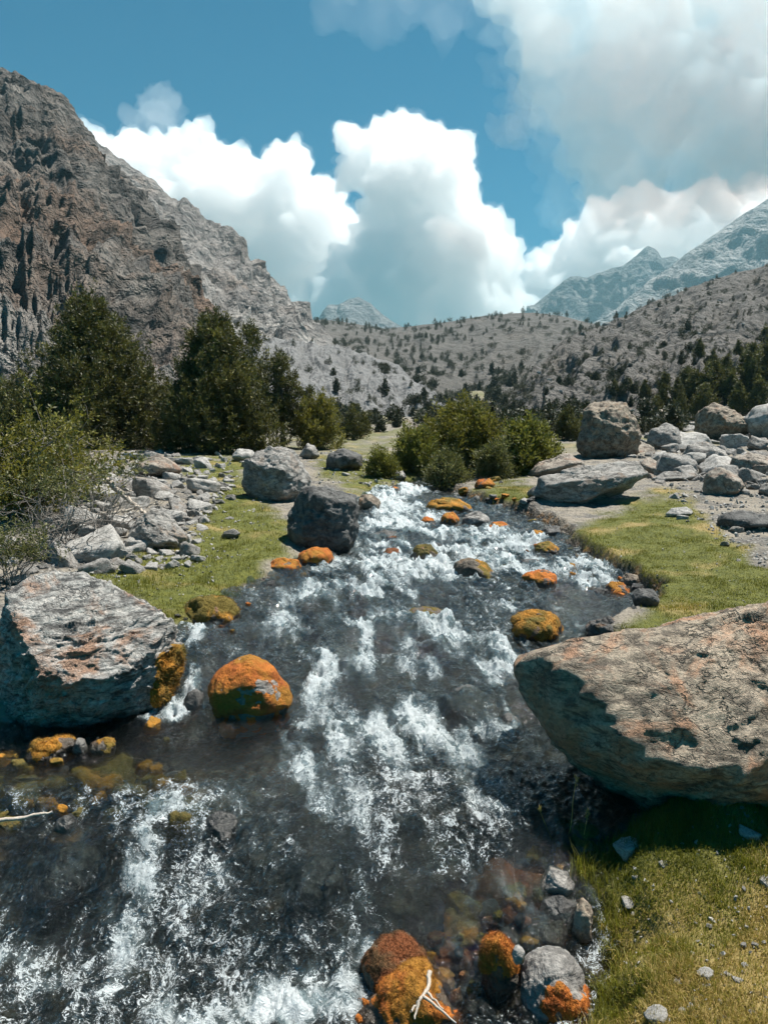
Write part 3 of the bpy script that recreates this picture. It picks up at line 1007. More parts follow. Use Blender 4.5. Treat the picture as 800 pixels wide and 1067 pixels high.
# left bank blocks
rock('reddish brown boulder in front of the junipers', [(136, 494), (144, 479), (165, 473), (183, 480), (189, 492), (178, 501), (140, 502)], (162, 498), 'tan', .8, k=20, facets=[((.4, -.6, .6), .6), ((-.5, -.8, .2), .6)])
rock('flat topped white boulder among the branches', [(78, 517), (92, 503), (112, 501), (128, 513), (122, 528), (100, 534), (84, 530)], (103, 526), 'pale', .9, k=22, facets=[((.05, -.45, .88), .5), ((0, -.9, -.3), .6)])
rock('light grey boulder rising from the left turf', [(128, 560), (143, 537), (163, 529), (186, 545), (202, 566), (196, 577), (136, 578)], (165, 573), 'slab', .85, sub=6, k=20, facets=[((.1, -.7, .6), .55)], ledge=.05, axis=(.5, .3, .6))
rock('black and white block left of the willow bush', [(338, 490), (341, 473), (358, 465), (378, 470), (380, 488), (352, 496)], (358, 491), 'dark', .9, k=24, facets=[((.2, -.2, .95), .6)])
rock('small dark pyramid stone behind the leaning block', [(310, 476), (320, 461), (328, 464), (335, 476), (322, 481)], (322, 478), 'grey', .9, sub=4, k=22)
rock('pale stone at the foot of the middle juniper', [(239, 478), (248, 467), (264, 468), (270, 479), (256, 484)], (255, 481), 'pale', .9, sub=4, k=18)
rock('white stone in the turf above the stream head', [(405, 498), (410, 489), (420, 490), (425, 498), (415, 502)], (415, 500), 'pale', .9, sub=4, k=12)
# foreground right
rock('grey stone with an orange moss beard at the foreground water edge',
     [(537, 1022), (546, 1000), (575, 990), (604, 1000), (619, 1030), (615, 1085), (560, 1100), (538, 1060)], (578, 1062), 'grey', .9, sub=6, k=9, lump=.1, rough=.03,
     moss=lambda q, x, y: (sstep(540, 580, x) * sstep(1015, 1040, y) * 1.3 - .5), moss_mat='orange', mthick=.012, fuzz=6000, fl=.011, wet=False)
rock('orange mossy stone holding a bleached twig in the foreground',
     [(360, 1062), (376, 1046), (420, 1030), (446, 1008), (470, 1020), (486, 1062), (484, 1110), (362, 1110)], (425, 1085), 'mossy', .8, sub=6, k=10, lump=.22,
     moss=ALL, moss_mat='orange', mthick=.02, fuzz=12000, fl=.011)
rock('russet rounded stone washed by white water behind the twig stone',
     [(371, 1025), (380, 992), (405, 978), (434, 980), (452, 1004), (450, 1050), (376, 1056)], (412, 1038), 'mossy', .9, sub=6, k=8, moss=ALL, moss_mat='brown', mthick=.012, fuzz=6000, fl=.012)
rock('upright stone with a shaggy orange moss cap',
     [(499, 1010), (504, 982), (519, 973), (534, 985), (538, 1020), (530, 1060), (503, 1060)], (518, 1045), 'mossy', .9, sub=6, k=9, moss=top_at(.12, .2), moss_mat='orange', mthick=.018, fuzz=5000, fl=.013)
rock('small egg shaped white stone beside the mossy cap', [(531, 998), (535, 986), (543, 984), (549, 992), (546, 1005), (536, 1008)], (540, 1006), 'pale', .9, k=6, rough=.02, Y=2.85)
rock('grey angular stone perched at the turf edge', [(560, 938), (573, 917), (590, 921), (603, 937), (598, 945), (566, 946)], (582, 944), 'slab', .9, k=22, rough=.03, dz=.06)
rock('brown stone standing against the foreground turf', [(594, 990), (599, 958), (608, 944), (618, 956), (616, 990), (600, 1000)], (605, 990), 'rust', .9, k=12, dz=.04)
rock('flat russet stone behind the grey mossy bearded stone', [(538, 984), (556, 972), (588, 967), (598, 982), (585, 994), (545, 994)], (568, 988), 'mossy', .8, k=14, dz=.04, moss=low_at(.05), moss_mat='orange', fuzz=2500, fl=.012)
rock('olive mossed rock under clear water by the huge boulder', [(570, 890), (586, 866), (622, 864), (640, 884), (630, 902), (578, 902)], (605, 893), 'mossy', .9, k=8, lump=.2, dz=.02, moss=TOP, moss_mat='olive', fuzz=3000, fl=.012)
rock('wide dark submerged rock with russet moss in the foreground run', [(455, 1000), (464, 962), (495, 942), (535, 950), (556, 972), (545, 1010), (470, 1020)], (502, 1000), 'mossy', .8, sub=6, dz=-.16, k=8, lump=.18, moss=TOP, moss_mat='brown', mthick=.012, fuzz=4000, fl=.012)
rock('dark stone wedged below the perched grey stone', [(560, 962), (566, 944), (585, 940), (602, 948), (602, 966), (570, 970)], (583, 966), 'dark', .9, k=14, dz=.035)
rock('golden mossy stone in the left shallows', [(18, 792), (34, 771), (62, 766), (82, 778), (84, 794), (30, 800)], (50, 792), 'mossy', .8, k=8, lump=.2, moss=ALL, moss_mat='gold', fuzz=2500, fl=.015)
rock('thin upright grey stone among the left shallows', [(74, 782), (80, 768), (88, 770), (92, 784), (84, 790)], (83, 786), 'grey', .9, sub=4, k=14)
rock('brown mossy stone touching the thin grey stone', [(88, 786), (96, 772), (112, 768), (122, 776), (120, 788), (98, 792)], (106, 787), 'mossy', .9, k=9, moss=TOP, moss_mat='gold')
rock('dark bluish stone on the brink of the left fall', [(56, 866), (60, 853), (70, 848), (80, 855), (80, 868), (64, 872)], (68, 868), 'dark', .9, k=10)
rock('olive mossy slab under the water on the left', [(-30, 850), (-10, 820), (50, 805), (120, 812), (150, 828), (100, 846), (20, 860)], (60, 846), 'mossy', .5, k=8, lump=.2, moss=ALL, moss_mat='olive', fuzz=0, Y=4.3)
rock('wet stone between the orange pool stone and the left boulder', [(186, 742), (194, 722), (206, 716), (214, 726), (214, 742), (196, 748)], (201, 742), 'dark', .9, sub=4, k=10)

# ------------------------------------------------------------------ loose stones: copies of a few worn shapes
def stone_proto(mat, seed, k, flat=.7):
    r = np.random.default_rng(seed)
    pl = []
    for i in range(11):
        n = r.normal(size=3)
        n[2] *= .8
        n /= np.linalg.norm(n)
        pl.append((n, r.uniform(.34, .5) * (flat if abs(n[2]) > .7 else 1)))
    for a in ((1, 0, 0), (-1, 0, 0), (0, 1, 0), (0, -1, 0), (0, 0, 1), (0, 0, -1)):
        pl.append((a, .5 * (flat if a[2] else 1)))
    k = k * 2
    p, f = rock_shape(pl, 1.0, 4, seed, k, .03, .0, (.2, .3, .9), .05, [(14, .02, 1.3), (50, .014, 1.6)])
    me = np_mesh('stone', p, f)
    me.materials.append(ROCK[mat])
    return me


PROTO = {m: [stone_proto(m, 50 + 7 * i + j, (14, 22, 18)[i]) for i in range(3)] for j, m in enumerate(('grey', 'pale', 'tan', 'slab', 'dark'))}


def scatter(n, poly, size, mats, label, group, bias=None, seed=1, cat='stone', name='stone', sink=.25, avoid=()):
    r = np.random.default_rng(seed)
    poly = np.array(poly, float)
    lo, hi = poly.min(0), poly.max(0)
    k = 0
    tries = 0
    taken = list(avoid)
    while k < n and tries < n * 60:
        tries += 1
        px, py = r.uniform(lo, hi)
        if poly_sd(np.array([px]), np.array([py]), poly)[0] < 0:
            continue
        sp = size[0] * (size[1] / size[0]) ** (r.random() ** 1.8)      # photo pixels
        if any((px - a) ** 2 + ((py - b) * 1.6) ** 2 < (.36 * (sp + s)) ** 2 for a, b, s in taken):
            continue
        taken.append((px, py, sp))
        h = ground_hit(px, py)
        s = sp / 800 * h[1]
        o = bpy.data.objects.new(name, random.choice(PROTO[mats[int(r.integers(len(mats)))]]))
        COL.objects.link(o)
        o.location = (h[0], h[1], h[2] + s * (.30 - sink))
        o.rotation_euler = (r.normal(0, .25), r.normal(0, .25), r.uniform(0, 6.28))
        o.scale = (s * r.uniform(.8, 1.25), s * r.uniform(.8, 1.25), s * r.uniform(.6, 1.05))
        tag(o, label, cat, group)
        k += 1


scatter(30, [(655, 470), (690, 446), (730, 436), (800, 432), (900, 440), (900, 510), (800, 505), (735, 500), (690, 500), (660, 488)], (26, 62), ('pale', 'grey', 'tan', 'pale', 'slab'),
        'large angular block in the rubble field of the right bank', 'large blocks of the right bank rubble', seed=61, name='rubble_block', sink=.2)
scatter(16, [(70, 540), (95, 500), (140, 485), (220, 500), (215, 545), (195, 575), (110, 585)], (24, 52), ('pale', 'slab', 'pale'),
        'large pale slab lying in the rubble of the left bank', 'large pale slabs of the left bank', seed=62, name='rubble_block', sink=.25)
scatter(190, [(655, 470), (690, 448), (730, 440), (800, 440), (900, 440), (900, 520), (800, 515), (735, 505), (690, 505), (660, 490)], (10, 50), ('grey', 'pale', 'slab', 'tan', 'grey'),
        'grey or pale angular block in the rubble field of the right bank', 'angular blocks of the right bank rubble', seed=21, name='rubble_block')
scatter(70, [(690, 512), (800, 500), (880, 540), (860, 640), (790, 610), (740, 560), (705, 540)], (3, 14), ('pale', 'grey', 'slab'),
        'small pale stone lying on the gravel between right turf and rubble', 'small pale stones on the right gravel', seed=22, name='pebble')
scatter(190, [(40, 560), (85, 500), (140, 470), (235, 480), (245, 500), (215, 545), (200, 590), (110, 600), (60, 590)], (9, 48), ('pale', 'grey', 'slab', 'pale'),
        'grey or whitish stone in the rubble of the left bank', 'stones of the left bank rubble', seed=23, name='rubble_stone')
scatter(22, [(190, 480), (262, 472), (262, 560), (200, 590)], (5, 16), ('pale', 'grey'),
        'whitish stone lying in the turf of the left bank', 'whitish stones in the left turf', seed=24)
scatter(24, [(640, 870), (800, 830), (800, 985), (700, 985), (650, 960)], (3, 9), ('pale', 'pale', 'grey'),
        'tiny pale stone sunk in the green part of the foreground turf', 'tiny pale stones in the foreground turf', seed=63, name='pebble')
scatter(14, [(340, 470), (420, 480), (410, 500), (350, 500)], (5, 14), ('grey', 'pale'), 'small grey stone at the foot of the willow bush', 'small stones below the willow bush', seed=25)
scatter(22, [(0, 560), (60, 560), (60, 600), (0, 625), (-40, 600)], (10, 34), ('grey', 'pale', 'slab'), 'grey stone half hidden under the bare branches', 'stones under the bare branches', seed=26)
scatter(16, [(500, 520), (545, 535), (555, 560), (530, 566), (505, 545)], (4, 11), ('dark', 'grey', 'tan'), 'small wet stone on the shore below the broad slab', 'small wet stones below the broad slab', seed=27)
def moss_proto(mat, seed):
    r = np.random.default_rng(seed)
    pl = [((1, 0, 0), .5), ((-1, 0, 0), .5), ((0, 1, 0), .5), ((0, -1, 0), .5), ((0, 0, 1), .36), ((0, 0, -1), .36)]
    for i in range(9):
        n = r.normal(size=3); n /= np.linalg.norm(n)
        pl.append((n, r.uniform(.36, .5)))
    p, f = rock_shape(pl, 1.0, 4, seed, 18, .04, .0, (0, 0, 1), .14, [(14, .05, 1.3), (50, .025, 1.5)])
    me = np_mesh('stone', p, f)
    me.materials.append(MOSS[mat])
    return me


for m in ('orange', 'gold', 'olive', 'brown'):
    PROTO['m' + m] = [moss_proto(m, 400 + len(m) * 3 + i) for i in range(3)]
PROTO['wetdark'] = []
for i in range(3):
    q = PROTO['dark'][i].copy()
    at = q.attributes.new('wet', 'FLOAT', 'POINT')
    at.data.foreach_set('value', np.full(len(q.vertices), .9, np.float32))
    PROTO['wetdark'].append(q)
scatter(16, [(120, 745), (190, 728), (215, 765), (120, 790), (10, 810), (-20, 790), (60, 775)], (6, 20), ('mgold', 'wetdark', 'molive', 'wetdark'),
        'small wet stone in the quiet left shallows below the banded boulder', 'small wet stones in the left shallows', seed=51, name='wet_stone')
scatter(34, [(-20, 775), (120, 790), (205, 800), (195, 838), (60, 846), (-20, 856)], (14, 52), ('mgold', 'molive', 'wetdark', 'mgold', 'molive'),
        'ochre mossy stone lying under the clear water of the left shallows', 'drowned ochre stones of the left shallows', seed=57, name='drowned_stone', sink=.78)
scatter(34, [(430, 1000), (470, 940), (540, 885), (610, 868), (620, 905), (570, 960), (540, 1000), (470, 1050), (440, 1067)], (18, 60), ('mbrown', 'molive', 'wetdark', 'mgold', 'mbrown'),
        'russet mossy stone lying under clear water beside the foreground turf', 'drowned russet stones beside the foreground turf', seed=58, name='drowned_stone', sink=.74)
scatter(26, [(470, 985), (530, 930), (570, 905), (612, 890), (618, 940), (590, 1000), (535, 1000), (500, 1040), (470, 1040)], (8, 30), ('wetdark', 'mbrown', 'mgold', 'wetdark', 'molive'),
        'small dark or mossy stone at the wet foreground edge below the turf', 'small stones at the wet foreground edge', seed=52, name='wet_stone')
scatter(30, [(560, 560), (600, 572), (640, 598), (686, 618), (676, 640), (640, 632), (600, 606), (566, 585)], (5, 16), ('wetdark', 'morange', 'mgold', 'wetdark'),
        'small dark or orange stone along the cut edge of the right turf', 'small stones along the right turf edge', seed=53, name='wet_stone')
scatter(26, [(186, 664), (184, 640), (250, 622), (262, 606), (320, 590), (368, 572), (372, 580), (310, 604), (262, 630), (250, 660)], (5, 15), ('wetdark', 'morange', 'mgold', 'wetdark'),
        'small dark or orange stone at the water edge of the left turf', 'small stones along the left turf edge', seed=54, name='wet_stone')
scatter(16, [(380, 560), (430, 548), (540, 560), (600, 600), (540, 640), (420, 640), (340, 620)], (6, 15), ('wetdark', 'molive', 'wetdark', 'mbrown'),
        'small dark wet stone breaking the surface of the upper rapids', 'small wet stones in the upper rapids', seed=55, name='wet_stone')
scatter(26, [(395, 512), (440, 504), (520, 500), (560, 512), (555, 545), (500, 528), (440, 518)], (4, 13), ('wetdark', 'morange', 'grey', 'mgold', 'pale'),
        'small grey or orange stone around the head of the rapids', 'small stones at the head of the rapids', seed=56, name='wet_stone')
for (px, py, s, what) in ((653, 887, 30, 'flat white stone lying at the turf edge below the huge boulder'),
                          (780, 870, 24, 'rounded pale stone high on the foreground turf'),
                          (655, 943, 18, 'white stone in the grass above the perched grey stone'),
                          (797, 918, 16, 'small white stone at the right edge of the foreground turf'),
                          (690, 900, 10, 'tiny pale stone in the middle of the foreground turf'),
                          (645, 918, 9, 'tiny white stone below the flat white stone'),
                          (735, 1018, 18, 'pale stone lying in the dry foreground grass'),
                          (685, 1062, 26, 'flat whitish stone cut by the bottom edge of the picture'),
                          (768, 1022, 12, 'small grey stone right of the pale one in the dry grass')):
    h = ground_hit(px, py)
    o = bpy.data.objects.new('stone', PROTO['pale'][len(what) % 3])
    COL.objects.link(o)
    q = s / 800 * h[1]
    o.location = (h[0], h[1], h[2] + q * .06)
    o.rotation_euler = (.1, .05, px)
    o.scale = (q * 1.15, q, q * .75)
    tag(o, what, 'stone', 'white stones on the foreground turf')
scatter(26, [(690, 985), (800, 975), (800, 1067), (680, 1067)], (4, 11), ('pale', 'grey'), 'tiny stone scattered in the dry grass of the near right corner', 'tiny stones in the dry grass', seed=28, name='pebble')


# ------------------------------------------------------------------ small gravel, past counting
def gravel(name, n, seed):
    r = np.random.default_rng(seed)
    polys = [([(655, 475), (800, 440), (900, 440), (900, 650), (800, 600), (735, 550), (700, 520), (665, 500)], .42, (1.2, 6)),
             ([(30, 565), (85, 495), (140, 468), (240, 474), (250, 500), (215, 545), (200, 590), (110, 605), (50, 600)], .30, (1.2, 7)),
             ([(620, 1067), (640, 900), (800, 820), (830, 820), (830, 1067)], .05, (2, 7)),
             ([(600, 570), (700, 515), (860, 620), (860, 660), (680, 660)], .06, (1, 2.2)),
             ([(180, 480), (260, 475), (300, 560), (200, 640), (120, 610)], .10, (1, 4)),
             ([(330, 470), (420, 475), (420, 505), (330, 505)], .07, (1, 5))]
    dv, df = ico(1)
    Vs, Fs, o = [], [], 0
    for poly, share, sz in polys:
        m = int(n * share)
        pa = np.array(poly, float); lo, hi = pa.min(0), pa.max(0)
        a = r.uniform(lo[0], hi[0], m * 4); b = r.uniform(lo[1], hi[1], m * 4)
        ok = poly_sd(a, b, poly) > 0
        for px, py in list(zip(a[ok], b[ok]))[:m]:
            h = ground_hit(px, py)
            s_ = sz[0] * (sz[1] / sz[0]) ** (r.random() ** 2) / 800 * h[1] * .5
            v = dv * (1 + .35 * r.normal(size=(len(dv), 1))).clip(.5, 1.5)
            A = r.normal(size=(3, 3)); Q, _ = np.linalg.qr(A)
            v = (v * np.array((1.25, .9, .6)) * r.uniform(.7, 1.2, 3)) @ Q.T * s_
            Vs.append(v + h + np.array((0, 0, s_ * .25))); Fs.append(df + o); o += len(v)
    me = np_mesh(name, np.concatenate(Vs), np.concatenate(Fs), smooth=False)
    tag(link(name, me, ROCK['pale']), kind='stuff')


gravel('gravel', 5200, 31)


# ------------------------------------------------------------------ grass
def blades(name, n, region, lmin, lmax, wid, seed, edge=None):
    """region: (ymin, ymax, pxmin, pxmax); blades stand where the ground carries turf"""
    r = np.random.default_rng(seed)
    y0, y1, a0, a1 = region
    y = y0 * (y1 / y0) ** r.random(n * 3)
    x = (r.uniform(a0, a1, n * 3) - 400) / 800 * y
    g0 = G0(x, y)
    turf, dry, d, side = zones(x, y, g0)
    clump = sstep(-.5, .35, fbm(v3(x * 5, y * 5, 4.4), 3))
    ok = r.random(n * 3) < turf * (.35 + .65 * clump)
    if edge:
        ok = r.random(n * 3) < turf * np.maximum(sstep(edge, .08, d), .5 * sstep(.25, .5, fbm(v3(x * 3.5, y * 3.5, 6.1), 3)))
    x, y, dry, d = x[ok][:n], y[ok][:n], dry[ok][:n], d[ok][:n]
    n = len(x)
    z = Gfull(x, y) - .004
    tall = .6 + .8 * sstep(-.2, .6, fbm(v3(x * 3, y * 3, 8.8), 3))
    L = r.uniform(lmin, lmax, n) * tall * (1.0 + .5 * sstep(.3, .05, d))
    th = r.uniform(0, 6.283, n)
    lean = np.abs(r.normal(0, .55, n)) + .12
    dx, dy = np.cos(th), np.sin(th)
    w = wid * r.uniform(.6, 1.3, n)
    sx, sy = -dy * w, dx * w
    tint = np.clip(.25 + .3 * r.normal(0, .6, n) + dry * .75, 0, 1)
    b = np.stack([x, y, z], 1)
    s = np.stack([sx, sy, 0 * x], 1)
    dirv = np.stack([dx * np.sin(lean * .5), dy * np.sin(lean * .5), np.cos(lean * .5)], 1)
    dir2 = np.stack([dx * np.sin(lean * 1.5), dy * np.sin(lean * 1.5), np.cos(lean * 1.5)], 1)
    m = b + dirv * (L * .55)[:, None]
    t = m + dir2 * (L * .45)[:, None]
    V = np.stack([b - s, b + s, m + s * .7, m - s * .7, t], 1).reshape(-1, 3)
    k = np.arange(n)[:, None] * 5
    F = np.concatenate([k + np.array([[0, 1, 2]]), k + np.array([[0, 2, 3]]), k + np.array([[3, 2, 4]])])
    me = np_mesh(name, V, F, dict(tint=np.repeat(tint, 5)))
    tag(link(name, me, LEAF['grass']), kind='stuff')


blades('grass', 130000, (1.6, 5.0, 480, 900), .020, .062, .0016, 41)
blades('grass', 20000, (1.6, 4.6, 470, 900), .06, .13, .0016, 44, edge=.30)
blades('grass', 120000, (5.0, 16, 520, 900), .012, .035, .0022, 42)
blades('grass', 110000, (5.5, 26, 60, 600), .018, .06, .0028, 43)


# ------------------------------------------------------------------ plants
def tube(path, radii, sides=6):
    path = np.array(path, float)
    n = len(path)
    tg = np.gradient(path, axis=0)
    tg /= np.linalg.norm(tg, axis=1, keepdims=True) + 1e-9
    ref = np.array((.3, .9, .2)) if abs(tg[0][2]) > .5 else np.array((0, 0, 1.0))
    a = np.cross(tg, ref); a /= np.linalg.norm(a, axis=1, keepdims=True) + 1e-9
    b = np.cross(tg, a)
    th = np.linspace(0, 2 * math.pi, sides, endpoint=False)
    V = path[:, None, :] + (a[:, None, :] * np.cos(th)[None, :, None] + b[:, None, :] * np.sin(th)[None, :, None]) * np.array(radii)[:, None, None]
    V = V.reshape(-1, 3)
    F = []
    for i in range(n - 1):
        for j in range(sides):
            k = (j + 1) % sides
            F.append((i * sides + j, i * sides + k, (i + 1) * sides + k, (i + 1) * sides + j))
    return V, np.array(F, np.int32)


def join(parts):
    V, F, o = [], [], 0
    for v, f in parts:
        V.append(v); F.append(f + o); o += len(v)
    return np.concatenate(V), np.concatenate(F)


def branch_path(a, b, r, wob=.08, n=7, sag=0):
    t = np.linspace(0, 1, n)[:, None]
    p = a * (1 - t) + b * t
    L = np.linalg.norm(b - a)
    w = np.cumsum(r.normal(0, wob * L / n, (n, 3)), 0)
    w -= t * w[-1]
    p = p + w
    p[:, 2] += sag * L * (t[:, 0] * (1 - t[:, 0]) * 4)
    return p


def foliage(lobes, n_tuft, leaves, tuft_r, leaf_l, leaf_w, r, up=.5, shell=.75, droop=0.0):
    """tufts of small leaves through the volume of several lobes (centre, radii)"""
    vol = np.array([l[1][0] * l[1][1] * l[1][2] for l in lobes]) ** .67
    which = r.choice(len(lobes), n_tuft, p=vol / vol.sum())
    c = np.array([l[0] for l in lobes])[which]
    rad = np.array([l[1] for l in lobes])[which]
    d = r.normal(size=(n_tuft, 3))
    d /= np.linalg.norm(d, axis=1, keepdims=True)
    q = shell + (1.06 - shell) * r.random(n_tuft) ** .6
    q *= np.where(r.random(n_tuft) < .22, r.uniform(.4, .9, n_tuft), 1)
    q *= 1 + .16 * r.normal(size=n_tuft)
    tc = c + d * rad * q[:, None]
    tsz = tuft_r * r.uniform(.55, 1.35, n_tuft)
    axis = d * (1 - up) + np.array((0, 0, up)) + r.normal(0, .22, (n_tuft, 3))
    axis[:, 2] -= droop
    axis /= np.linalg.norm(axis, axis=1, keepdims=True)
    tt = np.clip(.40 + .26 * r.normal(size=n_tuft), .02, .98)
    N = n_tuft * leaves
    ti = np.repeat(np.arange(n_tuft), leaves)
    s = r.random(N) ** .8
    e = r.normal(size=(N, 3))
    p = tc[ti] + axis[ti] * ((s - .35) * 2.0 * tsz[ti])[:, None] + e * (tsz[ti] * .42 * (1.05 - .6 * s))[:, None]
    ld = axis[ti] * .8 + e * .55
    ld /= np.linalg.norm(ld, axis=1, keepdims=True)
    sd = np.cross(ld, r.normal(size=(N, 3)))
    sd /= np.linalg.norm(sd, axis=1, keepdims=True) + 1e-9
    L = leaf_l * r.uniform(.6, 1.4, N)[:, None]
    W = leaf_w * r.uniform(.6, 1.3, N)[:, None]
    V = np.stack([p - ld * L * .5, p + sd * W * .5, p + ld * L * .5, p - sd * W * .5], 1).reshape(-1, 3)
    F = np.arange(N * 4, dtype=np.int32).reshape(-1, 4)
    tint = np.clip(tt[ti] + .14 * r.normal(size=N) + .12 * (s - .5), 0, 1)
    return V, F, np.repeat(tint, 4)


def juniper_lobes(h, w, r, n=16, cone=.8, full=.15):
    lobes = []
    for i in range(n):
        t = full + (1 - full) * (i + r.random()) / n
        rr = w * .5 * (1 - t) ** cone * r.uniform(.45, .95)
        a = i * 2.4 + r.uniform(-.4, .4)
        s = w * .5 * (.24 + .30 * (1 - t)) * r.uniform(.75, 1.2) * (16 / max(n, 16)) ** .25
        lobes.append(((math.cos(a) * rr, math.sin(a) * rr, h * t * .93), (s * .85, s * .85, s * 1.35)))
    lobes.append(((0, 0, h * .35), (w * .28, w * .28, h * .33)))
    lobes.append(((0, 0, h * .9), (w * .08, w * .08, h * .11)))
    return lobes


def tree(name, label, cat, px, py, top_px, width_px, leaf='juniper', seed=1, n=16, cone=.8, tufts=900, leaves=34, ll=.10, lw=.034,
         tr=.17, Y=None, group=None, up=.55, lean=0.0, full=.12, shell=.75):
    r = np.random.default_rng(seed)
    h = ground_hit(px, py)
    if Y is not None:
        h = np.array((P(px, py, Y)[0], Y, float(Gfull(np.array([P(px, py, Y)[0]]), np.array([Y]))[0])))
    top = P(px, top_px, h[1])[2] - h[2]
    w = width_px / 800 * h[1]
    root = bpy.data.objects.new(name, None)
    COL.objects.link(root)
    root.location = h
    tag(root, label, cat, group)
    lobes = juniper_lobes(top, w, r, n, cone, full)
    lobes = [((c[0] + lean * c[2], c[1], c[2]), q) for c, q in lobes]
    V, F, ti = foliage(lobes, tufts, leaves, tr, ll, lw, r, up, shell)
    V[:, 2] = np.maximum(V[:, 2], -.1)
    link('crown', np_mesh('crown', V, F, dict(tint=ti), smooth=False), LEAF[leaf], root)
    parts = [tube(branch_path(np.array((0, 0, -.2)), np.array((lean * top, 0, top * .8)), r, .05), np.linspace(.035 * w + .05, .01, 7))]
    for c, q in lobes[:-2]:
        z0 = max(.05, c[2] * .55)
        parts.append(tube(branch_path(np.array((lean * z0, 0, z0)), np.array(c), r, .12), np.linspace(.012 * w + .02, .006, 7), 5))
    tv, tf = join(parts)
    link('trunk', np_mesh('trunk', tv, tf), BARK, root)
    return root


tree('juniper_tree', 'broad dark juniper tree, the widest one on the left bank', 'tree', 98, 474, 314, 160, seed=61, n=34, cone=.68, tufts=4200, Y=24, full=.06, leaves=36)
tree('juniper_tree', 'tall conical juniper tree right of the widest one', 'tree', 225, 474, 331, 124, seed=62, n=30, cone=.68, tufts=3400, Y=23, full=.06, leaves=36)
tree('juniper_tree', 'open ragged juniper tree behind the conical one', 'tree', 264, 468, 336, 56, seed=63, n=13, cone=.45, tufts=600, Y=29, full=.25)
tree('juniper_tree', 'slim loose juniper tree with gaps in its crown, right of the conical one', 'tree', 294, 466, 366, 52, seed=64, n=12, cone=.4, tufts=520, Y=27, full=.25)
tree('juniper_tree', 'small dark juniper tree squeezed between the two large ones', 'tree', 170, 474, 410, 36, seed=68, n=10, tufts=420, Y=27)
tree('juniper_tree', 'small pointed juniper tree right of the slim loose one', 'tree', 322, 462, 402, 26, seed=65, n=9, tufts=240, Y=33)
tree('juniper_tree', 'low rounded juniper bush at the far left behind the shrub', 'tree', 14, 470, 400, 60, seed=66, n=10, cone=.5, tufts=420, Y=25, leaf='sage')
tree('green_shrub', 'soft bright green shrub at the foot of the slim juniper', 'shrub', 332, 466, 416, 60, leaf='willow', seed=67, n=12, cone=.35, tufts=620, Y=27, ll=.09, lw=.03)
tree('green_shrub', 'dark green shrub right of the soft bright one', 'shrub', 368, 460, 428, 32, leaf='juniper', seed=69, n=9, cone=.4, tufts=330, Y=36)
tree('willow_bush', 'large olive yellow willow bush in the middle of the valley', 'bush', 484, 478, 424, 92, leaf='willow', seed=71, n=22, cone=.42, tufts=1300, Y=20, ll=.085, lw=.028, up=.7, full=.15)
tree('willow_bush', 'low spreading willow bush left of the large olive yellow one', 'bush', 434, 480, 452, 56, leaf='bright', seed=72, n=12, cone=.4, tufts=520, Y=19, ll=.075, lw=.03)
tree('green_bush', 'bright leafy bush right of the large willow bush', 'bush', 548, 482, 444, 62, leaf='bright', seed=73, n=14, cone=.35, tufts=620, Y=18, ll=.08, lw=.04, up=.35)
tree('grey_bush', 'small grey green bush below the large willow bush', 'bush', 466, 494, 476, 38, leaf='sage', seed=74, n=10, cone=.4, tufts=420, Y=16.5, ll=.06, lw=.022)
tree('grey_bush', 'dusky blue green bush between willow bush and slab', 'bush', 516, 490, 466, 34, leaf='sage', seed=75, n=9, cone=.4, tufts=340, Y=17, ll=.06, lw=.022)
tree('grey_bush', 'low yellow green bush at the foot of the pointed grey stone', 'bush', 396, 490, 474, 24, leaf='bright', seed=76, n=8, cone=.4, tufts=260, Y=18, ll=.06, lw=.024)
tree('juniper_tree', 'small dark juniper tree left of the towering block', 'tree', 590, 470, 427, 30, seed=77, n=9, cone=.35, tufts=330, Y=33, leaf='juniper')
tree('juniper_tree', 'dark juniper tree just behind the towering block', 'tree', 610, 470, 432, 24, seed=78, n=8, cone=.4, tufts=240, Y=36, leaf='juniper')


# straggling shrub with bare branches on the near left
def bare_shrub(label, px, py, Y, n, size_px, seed, leafy, leaf='sage', name='bare_shrub'):
    r = np.random.default_rng(seed)
    h = np.array((P(px, py, Y)[0], Y, 0.0))
    h[2] = float(Gfull(np.array([h[0]]), np.array([Y]))[0])
    S = size_px / 800 * Y
    root = bpy.data.objects.new(name, None)
    COL.objects.link(root)
    root.location = h
    tag(root, label, 'shrub')
    parts, tips = [], []
    for i in range(n):
        a = r.uniform(0, 6.283)
        el = r.uniform(.15, 1.2)
        L = S * r.uniform(.5, 1.1)
        e = np.array((math.cos(a) * math.cos(el), math.sin(a) * math.cos(el) * .7, math.sin(el))) * L
        p = branch_path(np.array((r.normal(0, .15 * S), r.normal(0, .1 * S), 0)), e, r, .35, 9, sag=.15)
        parts.append(tube(p, np.linspace(.009, .003, 9) * (S / .9), 4))
        for k in range(5):
            j = r.integers(3, 9)
            q = p[j] + r.normal(0, .22 * L, 3) + np.array((0, 0, .1 * L))
            b = branch_path(p[j], q, r, .3, 5)
            parts.append(tube(b, np.linspace(.0035, .0018, 5) * (S / .9), 3))
            tips.append(q); tips.append(b[3])
    v, f = join(parts)
    link('branches', np_mesh('branches', v, f), TWIG, root)
    tips = np.array(tips)
    if leafy:
        lobes = [(t, (.10 * S,) * 3) for t in tips[tips[:, 2] > np.quantile(tips[:, 2], 1 - leafy)]]
        V, F, ti = foliage(lobes, len(lobes) * 4, 12, .06 * S, .042 * S, .019 * S, r, .3)
        link('leaves', np_mesh('leaves', V, F, dict(tint=ti), smooth=False), LEAF[leaf], root)


